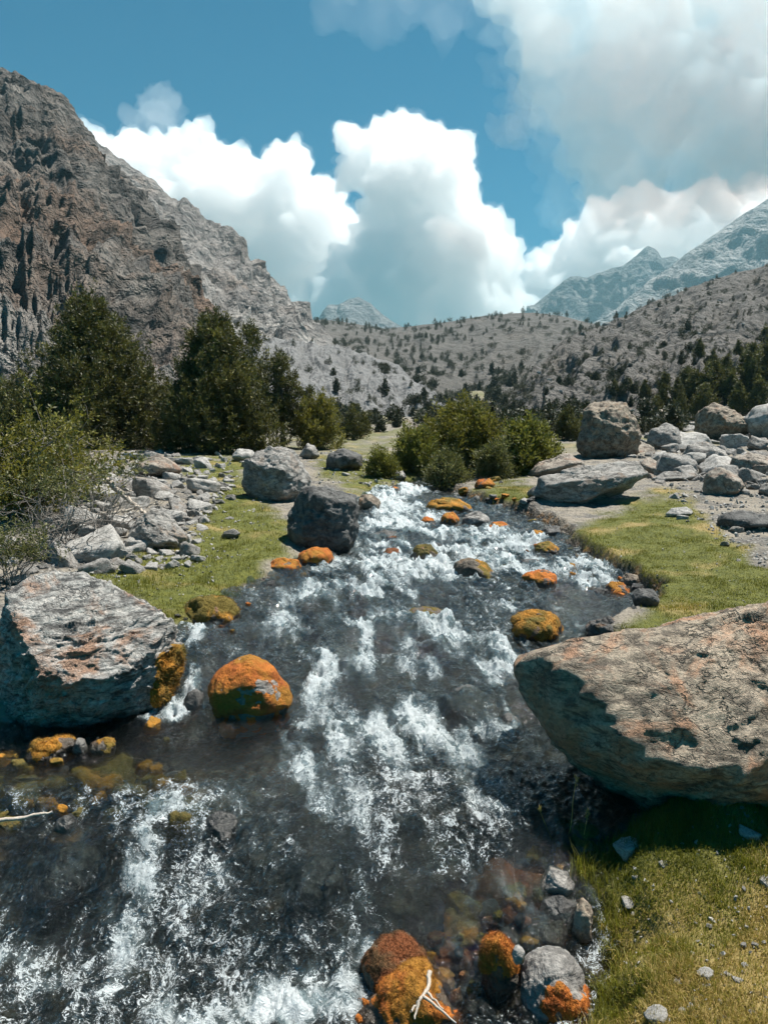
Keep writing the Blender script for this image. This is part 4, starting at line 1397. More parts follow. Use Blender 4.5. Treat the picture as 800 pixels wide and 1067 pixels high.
bare_shrub('leafy grey green shrub growing at the left edge below the junipers', 18, 540, 10.5, 34, 105, 81, .95, 'willow', 'leafy_shrub')
bare_shrub('bright green leafy shrub rising behind the bare branches', 50, 520, 12.0, 30, 88, 82, .95, 'willow', 'leafy_shrub')
bare_shrub('tangle of bare grey branches spilling over the left rubble', 56, 560, 9.0, 26, 85, 83, .18)
bare_shrub('sparse bare shrub with few leaves above the banded boulder', 6, 600, 7.6, 20, 70, 84, .7, 'sage')
bare_shrub('low bare twigs lying over the stones beside the flat topped boulder', 108, 552, 9.8, 18, 70, 85, .05)

# bleached log and twigs
def log(label, pts, rad, mat, name='driftwood', Y=None, lift=.0, sides=7, twigs=()):
    r = np.random.default_rng(abs(int(pts[0][0])) + 7)
    w = []
    for p in pts:
        if len(p) == 3:
            w.append(P(*p))
        else:
            g = ground_hit(*p); g[2] += lift; w.append(g)
    w = np.array(w)
    base = w[0].copy()
    t = np.linspace(0, 1, len(w)); tt = np.linspace(0, 1, len(w) * 5)
    path = np.stack([np.interp(tt, t, w[:, i]) for i in range(3)], 1) - base
    path[1:-1] = (path[:-2] + path[1:-1] * 2 + path[2:]) / 4
    path += r.normal(0, rad * .25, path.shape)
    parts = [tube(path, np.linspace(rad, rad * .45, len(path)) * r.uniform(.85, 1.15, len(path)), sides)]
    for i, e in twigs:
        q = P(*e) - base
        parts.append(tube(branch_path(path[i], q, r, .2, 6), np.linspace(rad * .7, rad * .3, 6), 6))
    v, f = join(parts)
    o = link(name, np_mesh(name, v, f), mat, None, base)
    tag(o, label, 'branch')


log('forked bleached twig draped over the orange mossy foreground stone', [(447, 1012, 2.62), (446, 1030, 2.55), (437, 1042, 2.49), (428, 1055, 2.45)], .0085, BLEACHED, 'twig',
    twigs=[(14, (432, 1062, 2.43)), (8, (462, 1052, 2.46)), (10, (475, 1066, 2.42))])
log('bleached broken log leaning on the stones left of the light grey boulder', [(112, 500, 11.2), (125, 512, 11.0), (140, 526, 10.8), (152, 536, 10.6)], .045, BLEACHED, 'log')
log('thin pale log lying across the left rubble', [(82, 540, 10.0), (110, 535, 10.1), (140, 530, 10.3)], .03, BLEACHED, 'log')
log('pale stick lying in the left shallows', [(-20, 858, 3.85), (20, 852, 3.9), (55, 846, 3.95)], .014, BLEACHED, 'stick')
for i, (px, py, tp, lx) in enumerate(((590, 880, 812, 600), (575, 872, 845, 562), (606, 885, 850, 612))):
    g = ground_hit(px, py)
    t = P(lx, tp, g[1])
    v, f = tube(branch_path(np.zeros(3) - np.array((0, 0, .02)), t - g, np.random.default_rng(i), .06, 7), np.linspace(.0028, .0014, 7), 5)
    r = np.random.default_rng(90 + i)
    hv, hf, ht = foliage([((t - g), (.008, .008, .03))], 10, 9, .01, .012, .003, r, .8)
    o = link('grass_stalk', np_mesh('grass_stalk', *[np.concatenate([v, hv]), np.concatenate([f, hf + len(v)])], dict(tint=np.full(len(v) + len(hv), .95))), LEAF['grass'], None, g)
    tag(o, ('tall dry grass stalk with a seed head against the huge boulder', 'short dry grass stalk leaning left below the huge boulder', 'short upright grass stalk in the shade of the huge boulder')[i], 'grass stalk')


# ------------------------------------------------------------------ hills and mountains
def loft(name, curves, vs, mat, nu=300, nv=220, amp=4.0, freq=.03, rid=1.0, edge=.35, octv=7, scree=None, snow=None, step=0.0, back=(.55, 260), gully=22.0, gull=.45):
    """surface between foot and ridge lines given as (photo px, py, distance); then a back slope"""
    u = np.linspace(0, 1, nu)
    rows = []
    for c in curves:
        c = np.array(c, float)
        k = (c[:, 0] - c[0, 0]) / (c[-1, 0] - c[0, 0])
        q = np.stack([np.interp(u, k, c[:, i]) for i in range(3)], 1)
        rows.append(np.array([P(*p) for p in q]))
    # back slope
    top = rows[-1]
    bk = top.copy()
    bk[:, 1] += back[1]; bk[:, 0] *= (top[:, 1] + back[1]) / top[:, 1]
    bk[:, 2] = top[:, 2] - back[1] * back[0]
    rows.append(bk)
    rows = np.array(rows)
    vk = np.array(list(vs) + [vs[-1] * 1.18])
    v = np.concatenate([np.linspace(0, vs[-1], nv), np.linspace(vs[-1], vs[-1] * 1.18, nv // 6)[1:]])
    g = np.zeros((len(v), nu, 3))
    for i in range(3):
        for j in range(nu):
            g[:, j, i] = np.interp(v, vk, rows[:, j, i])
    # soften the inner knots
    for _ in range(6):
        s = g.copy()
        s[1:-1] = (g[:-2] + 2 * g[1:-1] + g[2:]) / 4
        r_i = nv - 1
        s[r_i] = g[r_i]
        s[0] = g[0]
        g = s
    du = np.gradient(g, axis=1); dv = np.gradient(g, axis=0)
    n = np.cross(du, dv)
    n /= np.linalg.norm(n, axis=2, keepdims=True) + 1e-9
    n[n[:, :, 1].mean() > 0] *= 1
    if n[:, :, 2].mean() < 0:
        n = -n
    p = g.reshape(-1, 3); nn = n.reshape(-1, 3)
    q = (p * freq).astype(np.float32)
    a = amp * (edge + (1 - edge) * np.clip(np.minimum(v / .12, np.abs(v - vs[-1]) / .12), 0, 1))
    A = (a[:, None] * (.12 + .88 * np.clip(np.minimum(u, 1 - u) / .07, 0, 1))[None, :]).ravel()
    warp = np.stack([fbm(q * .8 + 3, 3), fbm(q * .8 + 9, 3), fbm(q * .8 + 15, 3)], 1) * .5
    dsp = rid * (ridged(q + warp, octv, .55) - .7) + (1 - rid) * fbm(q + warp, octv, .5)
    Ug = np.tile(u, len(v)); Vg = np.repeat(v, nu) / vs[-1]
    gl = ridged(np.stack([Ug * gully * 1.0 + 1.5 * fbm(q * .7 + 21, 2) * .35, Vg * gully * .16, np.full(len(Ug), 3.3)], 1), 4, .5)
    dsp = dsp * .75 + gull * (gl - .6)
    if step:
        tt = q[:, 2] * 3.1 + q[:, 0] * .9 + fbm(q * 1.3 + 4, 4)
        saw = tt - np.floor(tt)
        dsp = dsp + step * (np.where(saw < .7, saw / .7, (1 - saw) / .3) - .5)
    p = p + nn * (A * dsp)[:, None]
    V = np.repeat(v, nu) / vs[-1]
    U = np.tile(u, len(v))
    px, py = proj(p[:, 0], p[:, 1], p[:, 2])
    sc = scree(U, V, px, py, p, dsp) if scree else np.zeros(len(p))
    sn = snow(U, V, px, py, p, dsp) if snow else np.zeros(len(p))
    me = np_mesh(name, p, grid_faces(len(v), nu), dict(scree=np.clip(sc, 0, 1), snow=np.clip(sn, 0, 1)))
    tag(link(name, me, mat), kind='structure')
    return p.reshape(len(v), nu, 3)[:nv]


M_left = mountain_mat('left_mountain_rock', (0.189, 0.174, 0.154), (0.075, 0.069, 0.063), (0.169, 0.103, 0.066), (0.264, 0.252, 0.232), 60, .75, 1.0)
M_left2 = mountain_mat('grey_mountain_rock', (0.296, 0.28, 0.261), (0.167, 0.157, 0.148), (0.255, 0.197, 0.157), (0.393, 0.379, 0.354), 70, .4, .9)
M_mid = mountain_mat('moraine_soil', (0.103, 0.095, 0.082), (0.068, 0.063, 0.055), (0.103, 0.086, 0.068), (0.127, 0.12, 0.11), 26, .4, .7)
M_scree = mountain_mat('grey_scree', (0.158, 0.158, 0.154), (0.099, 0.099, 0.097), (0.142, 0.132, 0.12), (0.186, 0.186, 0.184), 14, .2, .6)
M_right = mountain_mat('stony_hillside', (0.109, 0.099, 0.085), (0.061, 0.055, 0.047), (0.109, 0.085, 0.065), (0.146, 0.137, 0.126), 22, .4, .9)
M_far = mountain_mat('distant_rock', (.24, .24, .24), (.14, .14, .145), (.22, .20, .19), (.36, .36, .36), 500, .2, 1.0)

loft('rocky_mountain',
     [[(-700, 470, 60), (-200, 450, 62), (0, 430, 66), (120, 425, 72), (200, 415, 84), (260, 410, 95)],
      [(-700, 330, 95), (-200, 330, 95), (0, 330, 96), (100, 335, 100), (190, 365, 108), (258, 395, 115)],
      [(-700, 120, 170), (-200, 170, 170), (0, 200, 170), (80, 230, 168), (170, 310, 160), (258, 372, 150)],
      [(-700, -260, 280), (-300, -90, 270), (-120, 15, 262), (-40, 62, 258), (0, 78, 255), (30, 86, 252), (58, 104, 250), (85, 140, 245), (105, 162, 240), (125, 188, 235), (150, 228, 225),
       (178, 270, 212), (200, 308, 200), (225, 338, 190), (256, 356, 180)]],
     [0, .25, .62, 1.0], M_left, 620, 420, amp=7.4, freq=.028, rid=.85, step=.30, edge=.45, octv=7, gully=30, gull=.36,
     scree=lambda U, V, px, py, p, d: sstep(.25, .02, V) * .7 + sstep(185, 240, px) * sstep(320, 350, py) + sstep(40, -10, px) * sstep(340, 380, py))
loft('grey_mountain',
     [[(-300, 430, 150), (150, 400, 160), (250, 385, 170), (300, 378, 180), (352, 375, 200)],
      [(-300, 330, 220), (130, 320, 230), (230, 330, 240), (300, 355, 250), (352, 368, 260)],
      [(-300, -40, 420), (60, 120, 410), (95, 148, 405), (120, 166, 400), (145, 182, 398), (172, 205, 395), (192, 213, 392), (216, 231, 388), (246, 253, 382), (270, 285, 375), (290, 305, 370), (306, 322, 366), (322, 340, 362), (352, 358, 355)]],
     [0, .4, 1.0], M_left2, 420, 300, amp=8, freq=.018, rid=.85, step=.3, edge=.35,
     scree=lambda U, V, px, py, p, d: sstep(.5, .1, V) * .9 * sstep(-.6, .4, d + .2))
mid = loft('moraine_hill',
           [[(150, 440, 150), (300, 432, 150), (400, 436, 150), (480, 442, 150), (640, 440, 150), (760, 430, 150)],
            [(150, 385, 250), (300, 370, 260), (400, 385, 260), (480, 395, 250), (560, 390, 240), (640, 380, 230), (760, 370, 230)],
            [(150, 345, 440), (285, 338, 450), (320, 333, 450), (345, 334, 450), (372, 338, 450), (400, 343, 445), (430, 340, 440), (470, 335, 430), (500, 330, 425), (530, 327, 420), (555, 326, 420), (585, 330, 415), (612, 336, 410), (650, 345, 400), (760, 350, 390)]],
           [0, .5, 1.0], M_mid, 420, 240, amp=2.4, freq=.022, rid=.5, edge=.2,
           scree=lambda U, V, px, py, p, d: .5 * sstep(-.5, .4, d))
scr = loft('scree_slope',
           [[(180, 440, 85), (300, 440, 90), (380, 442, 95), (440, 440, 100), (480, 440, 105)],
            [(180, 400, 120), (280, 392, 125), (340, 395, 125), (400, 412, 122), (440, 425, 118), (480, 435, 115)],
            [(180, 352, 190), (262, 351, 190), (300, 356, 188), (335, 361, 185), (365, 366, 180), (392, 374, 175), (415, 380, 170), (432, 398, 160), (455, 418, 145), (480, 432, 130)]],
           [0, .5, 1.0], M_scree, 320, 200, amp=2.2, freq=.05, rid=.6, edge=.25, gull=.5, gully=16,
           scree=lambda U, V, px, py, p, d: .9 * sstep(-.3, .5, d))
right = loft('stony_hillside',
             [[(505, 446, 105), (560, 447, 85), (620, 446, 70), (700, 440, 62), (850, 430, 58), (1400, 420, 55)],
              [(515, 432, 118), (570, 410, 120), (630, 385, 120), (700, 370, 118), (850, 350, 115), (1400, 300, 110)],
              [(525, 420, 130), (548, 398, 150), (575, 372, 180), (605, 350, 215), (640, 335, 235), (680, 318, 245), (720, 303, 250), (760, 288, 250), (800, 276, 250), (900, 245, 250), (1400, 120, 260)]],
             [0, .45, 1.0], M_right, 460, 300, amp=3.2, freq=.045, rid=.6, edge=.3, octv=8,
             scree=lambda U, V, px, py, p, d: .8 * sstep(-.2, .5, d) + sstep(.35, 0, V) * sstep(640, 560, px))
loft('distant_peak',
     [[(250, 400, 1900), (330, 400, 1900), (470, 400, 1900)],
      [(250, 360, 2300), (300, 346, 2350), (330, 336, 2400), (342, 318, 2400), (352, 318, 2400), (364, 312, 2400), (374, 310, 2400), (384, 316, 2400), (396, 326, 2400), (408, 335, 2400), (420, 341, 2400), (470, 362, 2400)]],
     [0, 1.0], M_far, 160, 90, amp=26, freq=.004, rid=.8, edge=.15, gull=.15, back=(.55, 900),
     snow=lambda U, V, px, py, p, d: sstep(.3, -.3, d) * sstep(.55, .3, V) * sstep(380, 340, px))
loft('jagged_massif',
     [[(500, 400, 2400), (600, 400, 2400), (860, 400, 2300)],
      [(500, 350, 2800), (540, 334, 2800), (558, 316, 2800), (578, 301, 2800), (594, 289, 2800), (612, 290, 2800), (630, 282, 2800), (648, 277, 2800), (662, 267, 2800), (674, 257, 2800), (682, 260, 2800), (688, 270, 2800), (700, 268, 2800), (730, 280, 2800), (860, 300, 2800)]],
     [0, 1.0], M_far, 220, 140, amp=48, freq=.004, rid=.85, edge=.2, gull=.25, back=(.55, 900))
loft('snowy_mountain',
     [[(560, 420, 1500), (700, 420, 1500), (1000, 420, 1450), (1500, 420, 1400)],
      [(600, 345, 1900), (630, 332, 1900), (660, 308, 1900), (690, 285, 1900), (720, 262, 1900), (760, 235, 1900), (800, 207, 1900), (860, 192, 1900), (1050, 205, 1900), (1500, 240, 1900)]],
     [0, 1.0], M_far, 300, 200, amp=36, freq=.005, rid=.8, edge=.2, gull=.25, back=(.55, 900),
     snow=lambda U, V, px, py, p, d: sstep(.15, -.35, d) * sstep(.45, .7, V) * .8,
     scree=lambda U, V, px, py, p, d: sstep(-.1, .4, d) * .9)


# bushes dotted over the slopes
def bush_proto(seed, kind):
    r = np.random.default_rng(seed)
    if kind == 'cone':
        lobes = juniper_lobes(1.0, .62, r, 9, .7, .1)
    else:
        lobes = [((r.normal(0, .22), r.normal(0, .22), r.uniform(.2, .5)), (r.uniform(.2, .34),) * 3) for _ in range(6)]
    V, F, ti = foliage(lobes, 130, 12, .11, .10, .05, r, .5, .6)
    V[:, 2] = np.maximum(V[:, 2], -.1)
    me = np_mesh('slope_bush', V, F, dict(tint=ti), smooth=False)
    me.materials.append(LEAF['far'])
    return me, V, F, ti


BP = [bush_proto(200 + i, 'cone' if i % 2 else 'round') for i in range(6)]
cand = []
r = np.random.default_rng(77)


def on_grid(g, n, dens, smin, smax, where):
    h, w, _ = g.shape
    i = r.integers(1, h - 1, n * 6); j = r.integers(1, w - 1, n * 6)
    p = g[i, j]
    px, py = proj(p[:, 0], p[:, 1], p[:, 2])
    dn = fbm((p * .02).astype(np.float32), 4)
    # keep an even density on the slope as it is seen
    keep = (px > -30) & (px < 830) & (r.random(n * 6) < dens(px, py, dn))
    idx = np.nonzero(keep)[0][:n]
    for k in idx:
        s = smin * (smax / smin) ** (r.random() ** 1.6)
        cand.append((s / p[k, 1], p[k], s, where))


on_grid(mid, 1500, lambda a, b, d: .25 + .75 * sstep(-.4, .3, d), 1.5, 3.6, 'mid')
on_grid(right, 980, lambda a, b, d: .2 + sstep(-.35, .45, d + .1 + (a - 660) * .001), .5, 1.7, 'right')
on_grid(scr, 130, lambda a, b, d: sstep(-.1, .4, d + .15) * (.4 + .6 * sstep(405, 430, b)), .8, 2.2, 'scree')
cand.sort(key=lambda c: -c[0])
LB = {'mid': ('small dark juniper bush dotted on the brown hill across the valley', 'bushes on the brown hill'),
      'right': ('small dark juniper bush dotted on the stony right hillside', 'bushes on the stony right hillside'),
      'scree': ('small dark bush on the grey scree slope in mid valley', 'bushes on the grey scree slope')}
rest = []
for k, (q, p, s, wh) in enumerate(cand):
    if k < 290:
        o = bpy.data.objects.new('slope_bush', BP[int(r.integers(6))][0])
        COL.objects.link(o)
        o.location = (p[0], p[1], p[2] - .1 * s)
        o.rotation_euler = (0, 0, r.uniform(0, 6.28))
        o.scale = (s * r.uniform(.8, 1.3), s * r.uniform(.8, 1.3), s * r.uniform(.8, 1.4))
        tag(o, LB[wh][0], 'bush', LB[wh][1])
    else:
        rest.append((p, s))
Vs, Fs, Ts, of = [], [], [], 0
for p, s in rest:
    _, V, F, ti = BP[int(r.integers(6))]
    sel = r.choice(len(F), 420, replace=False)
    vv = V.reshape(-1, 4, 3)[sel].reshape(-1, 3)
    a = r.uniform(0, 6.28)
    rot = np.array(((math.cos(a), -math.sin(a), 0), (math.sin(a), math.cos(a), 0), (0, 0, 1)))
    vv = (vv @ rot.T) * s * 1.1 + p
    Vs.append(vv); Fs.append(np.arange(len(vv)).reshape(-1, 4) + of); of += len(vv)
    Ts.append(ti.reshape(-1, 4)[sel].ravel())
tag(link('far_undergrowth', np_mesh('far_undergrowth', np.concatenate(Vs), np.concatenate(Fs), dict(tint=np.concatenate(Ts)), smooth=False), LEAF['far']), kind='stuff')

# boulders lying on the right hillside
for k in range(120):
    i = int(r.integers(5, right.shape[0] - 10)); j = int(r.integers(5, right.shape[1] - 5))
    p = right[i, j]
    px, py = proj(p[0], p[1], p[2])
    if not (540 < px < 815) or p[1] > 235:
        continue
    s_ = r.uniform(3, 9) / 800 * p[1]
    o = bpy.data.objects.new('hillside_boulder', PROTO[('pale', 'grey', 'tan')[k % 3]][k % 3])
    COL.objects.link(o)
    o.location = p + np.array((0, 0, .1 * s_)); o.rotation_euler = (.2, .1, k)
    o.scale = (s_, s_ * .9, s_ * .7)
    tag(o, 'pale boulder lying among bushes on the stony right hillside', 'boulder', 'boulders on the stony right hillside')

# dark junipers gathered on the right hillside
JP = []
for i in range(4):
    rr = np.random.default_rng(300 + i)
    lobes = juniper_lobes(1.0, (.62, .75, .55, .9)[i], rr, 12, .6, .1)
    V, F, ti = foliage(lobes, 420, 22, .075, .055, .022, rr, .55, .7)
    V[:, 2] = np.maximum(V[:, 2], -.1)
    cm = np_mesh('crown', V, F, dict(tint=ti), smooth=False); cm.materials.append(LEAF['juniper'])
    tv, tf = tube(branch_path(np.array((0, 0, -.1)), np.array((0, 0, .75)), rr, .04), np.linspace(.05, .01, 7))
    tm = np_mesh('trunk', tv, tf); tm.materials.append(BARK)
    JP.append((cm, tm))


def slope_at(g, px, py):
    a, b = proj(g[:, :, 0].ravel(), g[:, :, 1].ravel(), g[:, :, 2].ravel())
    k = int(np.argmin((a - px) ** 2 + (b - py) ** 2))
    return g.reshape(-1, 3)[k]


spots = [(690, 432, 30), (704, 428, 34), (722, 424, 40), (742, 420, 44), (760, 422, 38), (778, 416, 46), (797, 408, 50), (818, 412, 50), (735, 434, 32), (706, 440, 28), (683, 440, 24),
         (757, 400, 30), (782, 392, 34), (802, 382, 36), (716, 405, 24), (692, 408, 20), (768, 380, 24), (742, 388, 22), (672, 414, 18), (790, 432, 36), (768, 432, 32), (640, 412, 16), (820, 390, 36), (655, 408, 14), (728, 372, 18), (796, 362, 22)]
for k, (px, py, hp) in enumerate(spots):
    p = slope_at(right, px, py)
    s = hp / 800 * p[1]
    root = bpy.data.objects.new('juniper_tree', None)
    COL.objects.link(root)
    root.location = p - np.array((0, 0, .04 * s))
    root.rotation_euler = (0, 0, r.uniform(0, 6.28))
    root.scale = (s * r.uniform(.85, 1.2), s * r.uniform(.85, 1.2), s)
    tag(root, 'dark juniper tree in the grove on the right hillside above the rubble', 'tree', 'junipers of the right hillside grove')
    for me in JP[int(r.integers(4))]:
        link(me.name.split('.')[0], me, None, root)
# shrubs over the valley floor
for k in range(70):
    Y = 34 * (85 / 34) ** r.random()
    px = r.uniform(300, 720)
    x = P(px, 450, Y)[0]
    gz = float(Gfull(np.array([x]), np.array([Y]))[0])
    s_ = r.uniform(.8, 1.9) * (.6 + Y / 120)
    o = bpy.data.objects.new('valley_shrub', BP[int(r.integers(6))][0])
    COL.objects.link(o)
    o.location = (x, Y, gz - .1)
    o.rotation_euler = (0, 0, r.uniform(0, 6.28))
    o.scale = (s_ * r.uniform(1, 1.6), s_ * r.uniform(1, 1.6), s_)
    tag(o, 'low dark shrub on the flat valley floor behind the stream head', 'shrub', 'low shrubs of the valley floor')
# trees along the valley floor between bushes and slopes
for k, (px, py, hp) in enumerate(((345, 452, 22), (358, 448, 26), (376, 455, 20), (340, 440, 20), (392, 452, 18), (405, 456, 16), (330, 428, 16), (372, 438, 18), (560, 458, 14), (575, 452, 18), (440, 452, 16), (385, 440, 14), (352, 428, 14))):
    Y = 62 + (k * 37 % 20)
    q = P(px, py, Y)
    gz = float(Gfull(np.array([q[0]]), np.array([Y]))[0])
    s = hp / 800 * Y
    root = bpy.data.objects.new('juniper_tree', None)
    COL.objects.link(root)
    root.location = (q[0], Y, min(gz, q[2]) - .05)
    root.scale = (s * 1.2, s * 1.2, s)
    root.rotation_euler = (0, 0, k)
    tag(root, 'small dark juniper tree on the valley floor beyond the willow bushes', 'tree', 'junipers on the valley floor')
    for me in JP[k % 4]:
        link(me.name.split('.')[0], me, None, root)


# ------------------------------------------------------------------ light, sky, air
SUN_AZ, SUN_EL = math.radians(62), math.radians(67)
sd = bpy.data.lights.new('sun', 'SUN')
sd.energy = 5.0
sd.angle = math.radians(.5)
sd.color = (1.0, .95, .87)
so = bpy.data.objects.new('sun', sd)
COL.objects.link(so)
so.rotation_euler = (math.pi / 2 - SUN_EL, 0, -SUN_AZ + math.pi)
so.location = (30, 30, 60)


def build_world():
    w = bpy.data.worlds.new('World')
    SC.world = w
    w.use_nodes = True
    w.node_tree.nodes.clear()
    t = NT(w.node_tree)
    out = t.n('OutputWorld', out=None)
    sky = t.n('TexSky', sky_type='NISHITA', sun_disc=False, sun_elevation=SUN_EL, sun_rotation=SUN_AZ, altitude=2500, air_density=1.0, dust_density=.4, ozone_density=2.0)
    skyc = t.mix(1.0, sky, (.0, .86, .95), 'MULTIPLY')      # the teal cast of this sky
    finish(t, out, t.n('Background', {'Color': skyc, 'Strength': .05}))


build_world()

# ------------------------------------------------------------------ clouds: bodies of dense mist far beyond the valley
def cloud_mat(name, dens, col=(1, 1, 1), g=0.0):
    m, t, out = new_mat(name)
    v = t.n('VolumeScatter', {'Color': (*col, 1), 'Density': dens, 'Anisotropy': g}, out=None)
    finish(t, out, v.outputs[0], 'Volume')
    return m


def voxel_skin(V, F, vox, loose):
    """one closed skin round overlapping bodies, without the hollows inside"""
    me = np_mesh('tmp', V, F)
    ob = bpy.data.objects.new('tmp', me)
    COL.objects.link(ob)
    md = ob.modifiers.new('r', 'REMESH'); md.mode = 'VOXEL'; md.voxel_size = vox
    dg = bpy.context.evaluated_depsgraph_get()
    eo = ob.evaluated_get(dg)
    ev = eo.to_mesh()
    nv = len(ev.vertices)
    co = np.zeros(nv * 3, np.float32); ev.vertices.foreach_get('co', co); co = co.reshape(-1, 3)
    no = np.zeros(nv * 3, np.float32); ev.vertex_normals.foreach_get('vector', no); no = no.reshape(-1, 3)
    faces = np.zeros(len(ev.loops), np.int32); ev.loops.foreach_get('vertex_index', faces); faces = faces.reshape(-1, 4)
    eo.to_mesh_clear()
    bpy.data.objects.remove(ob); bpy.data.meshes.remove(me)
    lab = np.arange(nv)
    for _ in range(200):
        fm = lab[faces].min(1)
        l2 = lab.copy()
        for i in range(4):
            np.minimum.at(l2, faces[:, i], fm)
        l2 = l2[l2]
        if (l2 == lab).all():
            break
        lab = l2
    ids, cnt = np.unique(lab, return_counts=True)
    a, b, c_, d_ = (co[faces[:, i]].astype(np.float64) - co.mean(0) for i in range(4))
    vol = (a * np.cross(b, c_)).sum(1) + (a * np.cross(c_, d_)).sum(1)
    tot = np.bincount(lab[faces[:, 0]], weights=vol, minlength=nv)      # hollows have negative volume
    big = np.isin(lab, [i for i, n_ in zip(ids, cnt) if n_ > 60 and tot[i] > 0])
    faces = faces[big[faces[:, 0]]]
    used = np.unique(faces)
    rm = np.full(nv, -1, np.int32); rm[used] = np.arange(len(used))
    return co[used], no[used], rm[faces]


def cloud(name, label, polys, Y, n, rmin, rmax, seed, mat, vox=38.0, amp=1.0, depth=1.0, squash=1.0, loose=False, fringe=None):
    """polys: outlines in photo pixels of the cloud's mass; filled with many puffs at distance Y"""
    r = np.random.default_rng(seed)
    puffs = []
    for poly, n_ in zip(polys, n):
        poly = np.array(poly, float)
        lo, hi = poly.min(0), poly.max(0)
        a = r.uniform(lo[0], hi[0], n_ * 12); b = r.uniform(lo[1], hi[1], n_ * 12)
        s = poly_sd(a, b, poly)
        ok = s > rmin * .8
        a, b, s = a[ok], b[ok], s[ok]
        k = min(len(a), n_)
        # prefer the rim
        idx = r.choice(len(a), k, replace=False, p=(1 / (s + 6)) / (1 / (s + 6)).sum())
        for i in idx:
            rad = min(s[i], rmax) * r.uniform(.85, 1.08)
            if rad < rmin: rad = rmin
            th = min(s[i], rmax * 1.6)
            puffs.append((a[i], b[i], rad, r.uniform(-1, 1) * th * 1.1 * depth))
    import bmesh
    dv, df = ico(2)
    V, F, o = [], [], 0
    for a, b, rad, dz in puffs:
        c = P(a, b, Y + dz / 800 * Y)
        R = rad / 800 * Y
        V.append(dv * R * np.array((1, 1, squash)) + c); F.append(df + o); o += len(dv)
    co, no, faces = voxel_skin(np.concatenate(V), np.concatenate(F), vox, loose)
    S = Y / 800.0
    base_co = co
    for wl, k in ((40, .60), (20, .62), (10, .55), (5, .42), (2.6, .22)):
        q = co / (wl * S)
        co = co + no * ((np.abs(perlin(q + seed)) * 2.4 - .55) * wl * S * .5 * k * amp)[:, None]
    fco, ffaces = co, faces
    co, no2, faces = voxel_skin(co, faces, vox * .9, loose)
    me = np_mesh(name, co, faces)
    o = link(name, me, mat)
    tag(o, label, 'cloud')
    if fringe:
        # thin torn mist round the rim
        for wl, k in ((14, .55), (6, .8), (3, .7)):
            q = fco / (wl * S)
            fco = fco + no * ((fbm(q + seed + 5, 2) * 1.1 + .30) * wl * S * .5 * k)[:, None]
        fv, _, ff = voxel_skin(fco, ffaces, vox, True)
        link('mist_fringe', np_mesh('mist_fringe', fv, ff), fringe, o)



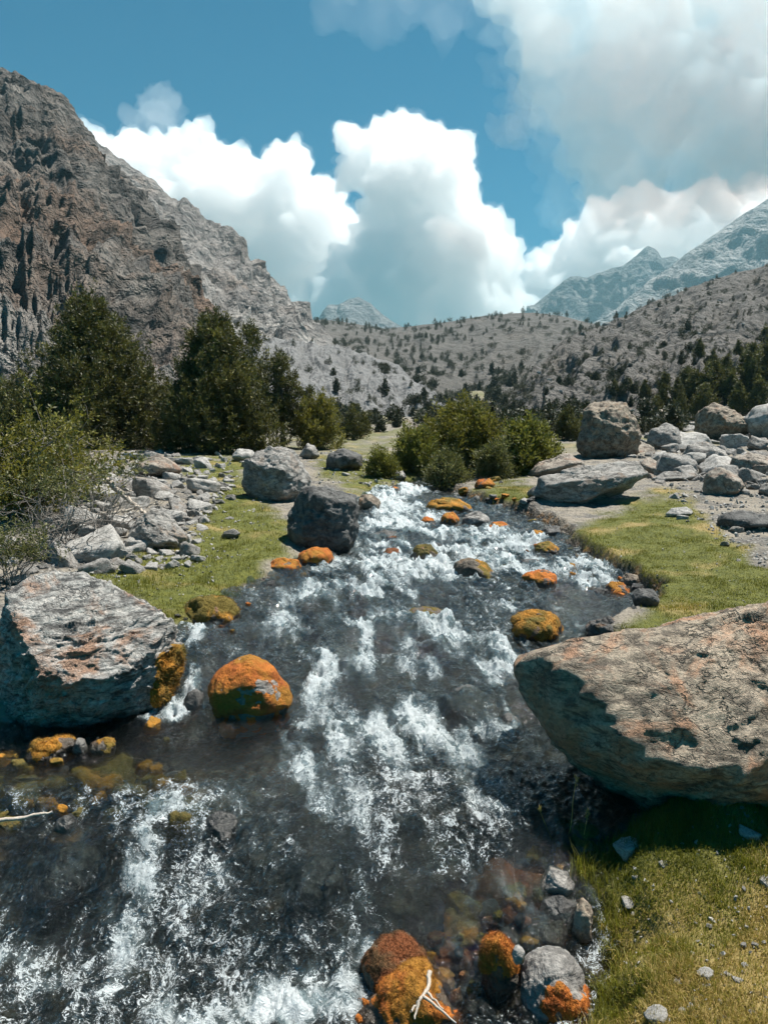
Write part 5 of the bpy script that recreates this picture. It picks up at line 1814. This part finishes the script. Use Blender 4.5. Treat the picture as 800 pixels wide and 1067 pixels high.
def clouds():
    M1 = cloud_mat('cumulus_mist', .0085, (.78, .825, .845), g=.5)
    FR = cloud_mat('fringe_mist', .0008, (.88, .91, .93), g=.45)
    MV = cloud_mat('thin_mist', .0004, (.62, .76, .81), g=.3)
    tower = [(348, 150), (366, 134), (392, 130), (418, 124), (446, 129), (470, 137), (490, 150), (498, 176), (486, 204), (500, 216), (520, 234), (536, 256), (545, 285), (556, 440), (290, 440), (330, 280), (366, 240), (374, 200), (354, 176)]
    cap = [(385, 130), (425, 126), (485, 150), (496, 178), (470, 200), (400, 190)]
    cloud('cumulus_cloud', 'tall white cumulus tower rising in the middle of the sky', [tower, cap], 9000, (300, 70), 6, 40, 5, M1, vox=18, depth=.5, fringe=FR)
    left = [(40, 150), (88, 146), (118, 146), (150, 140), (176, 142), (200, 124), (222, 128), (240, 158), (262, 172), (286, 165), (300, 142), (314, 146), (324, 176), (345, 194), (372, 214), (390, 260), (400, 440), (40, 440)]
    cloud('cumulus_cloud', 'broad bank of white cumulus heaped behind the left mountain', [left], 10500, (460,), 6, 36, 6, M1, vox=22, depth=.5, fringe=FR)
    rightc = [(522, 330), (540, 282), (556, 264), (574, 250), (588, 232), (615, 216), (640, 208), (665, 205), (690, 214), (730, 196), (770, 190), (860, 180), (960, 200), (960, 440), (540, 440)]
    cloud('cumulus_cloud', 'white cumulus bank spread behind the jagged peaks on the right', [rightc], 11500, (420,), 6, 30, 8, M1, vox=26, depth=.5, fringe=FR)
    M2 = cloud_mat('high_grey_mist', .0034, (.38, .50, .56), g=.2)
    sheet = [(512, -80), (505, 0), (528, 40), (530, 80), (566, 120), (580, 150), (610, 180), (600, 215), (650, 236), (720, 225), (800, 200), (1000, 210), (1100, 100), (1100, -120)]
    cloud('grey_cloud', 'wide soft grey cloud filling the upper right sky', [sheet], 8200, (190,), 9, 62, 9, M2, vox=40, depth=.5, amp=1.35)
    veil = [(490, -60), (492, 20), (508, 60), (512, 100), (545, 150), (560, 190), (580, 250), (650, 262), (760, 240), (900, 230), (1000, 60), (900, -100)]
    cloud('cloud_veil', 'thin bluish veil fringing the wide grey cloud', [veil], 8300, (200,), 5, 40, 12, MV, vox=42, depth=.35, amp=1.6)
    wisp = [(508, 78), (530, 76), (548, 100), (552, 128), (530, 160), (500, 150), (520, 130), (532, 110)]
    cloud('cloud_wisp', 'ragged white wisp hanging left of the wide grey cloud', [wisp], 8000, (70,), 2.5, 9, 13, cloud_mat('wisp_mist', .0009, g=.3), vox=16, amp=1.5, depth=.6, loose=True)
    brk = [(730, 70), (752, 48), (775, 36), (770, 52), (748, 74), (735, 82)]
    cloud('cloud_wisp', 'small bright cloud scrap lit in front of the grey cloud', [brk], 7300, (40,), 2, 7, 15, cloud_mat('scrap_mist', .005, g=.3), vox=16, amp=1.4, depth=.6, loose=True)
    top = [(300, -40), (330, 14), (380, 26), (430, 24), (480, 40), (500, -40)]
    cloud('cloud_veil', 'faint veil of cloud at the top of the sky', [top], 8400, (90,), 5, 24, 14, cloud_mat('faint_mist', .00022, (.9, .95, .97), g=.3), vox=42, depth=.3, amp=1.6, loose=True)
    smoke = [(120, 150), (140, 110), (160, 96), (182, 110), (190, 135), (180, 160)]
    cloud('cloud_veil', 'faint misty plume above the left cumulus bank', [smoke], 9800, (70,), 4, 14, 16, cloud_mat('plume_mist', .0005, g=.3), vox=24, amp=1.6, depth=.4, loose=True)
    ridge = [(26, 96), (36, 90), (48, 106), (60, 122), (40, 126)]
    cloud('cloud_wisp', 'small white cloud peeping over the left mountain crest', [ridge], 9000, (40,), 2.5, 8, 17, M1, vox=18, amp=1.2)


clouds()


# valley air
def haze():
    m, t, out = new_mat('valley_air')
    vol = t.n('VolumePrincipled', {'Color': (.31, .55, .64, 1), 'Density': 1.7e-4, 'Anisotropy': .2}, out=None)
    finish(t, out, vol.outputs[0], 'Volume')
    x0, x1, y0, y1, z0, z1 = -2900, 2900, -80, 4200, -60, 690
    V = np.array([(x, y, z) for x in (x0, x1) for y in (y0, y1) for z in (z0, z1)], float)
    F = np.array([(0, 1, 3, 2), (4, 6, 7, 5), (0, 4, 5, 1), (2, 3, 7, 6), (0, 2, 6, 4), (1, 5, 7, 3)])
    tag(link('haze', np_mesh('haze', V, F, smooth=False), m), kind='stuff')


haze()

# ------------------------------------------------------------------ render settings
SC.view_settings.view_transform = 'Standard'
SC.view_settings.look = 'None'
SC.view_settings.gamma = 1.0
SC.view_settings.exposure = 1.0
SC.render.engine = 'CYCLES'
c = SC.cycles
c.max_bounces = 32
c.diffuse_bounces = 2
c.glossy_bounces = 3
c.transmission_bounces = 4
c.transparent_max_bounces = 12
c.volume_bounces = 28
c.sample_clamp_indirect = 6
c.use_adaptive_sampling = True
c.adaptive_threshold = .02
c.use_denoising = True
try:
    c.denoiser = 'OPENIMAGEDENOISE'
except Exception:
    pass
c.caustics_reflective = False
c.caustics_refractive = False
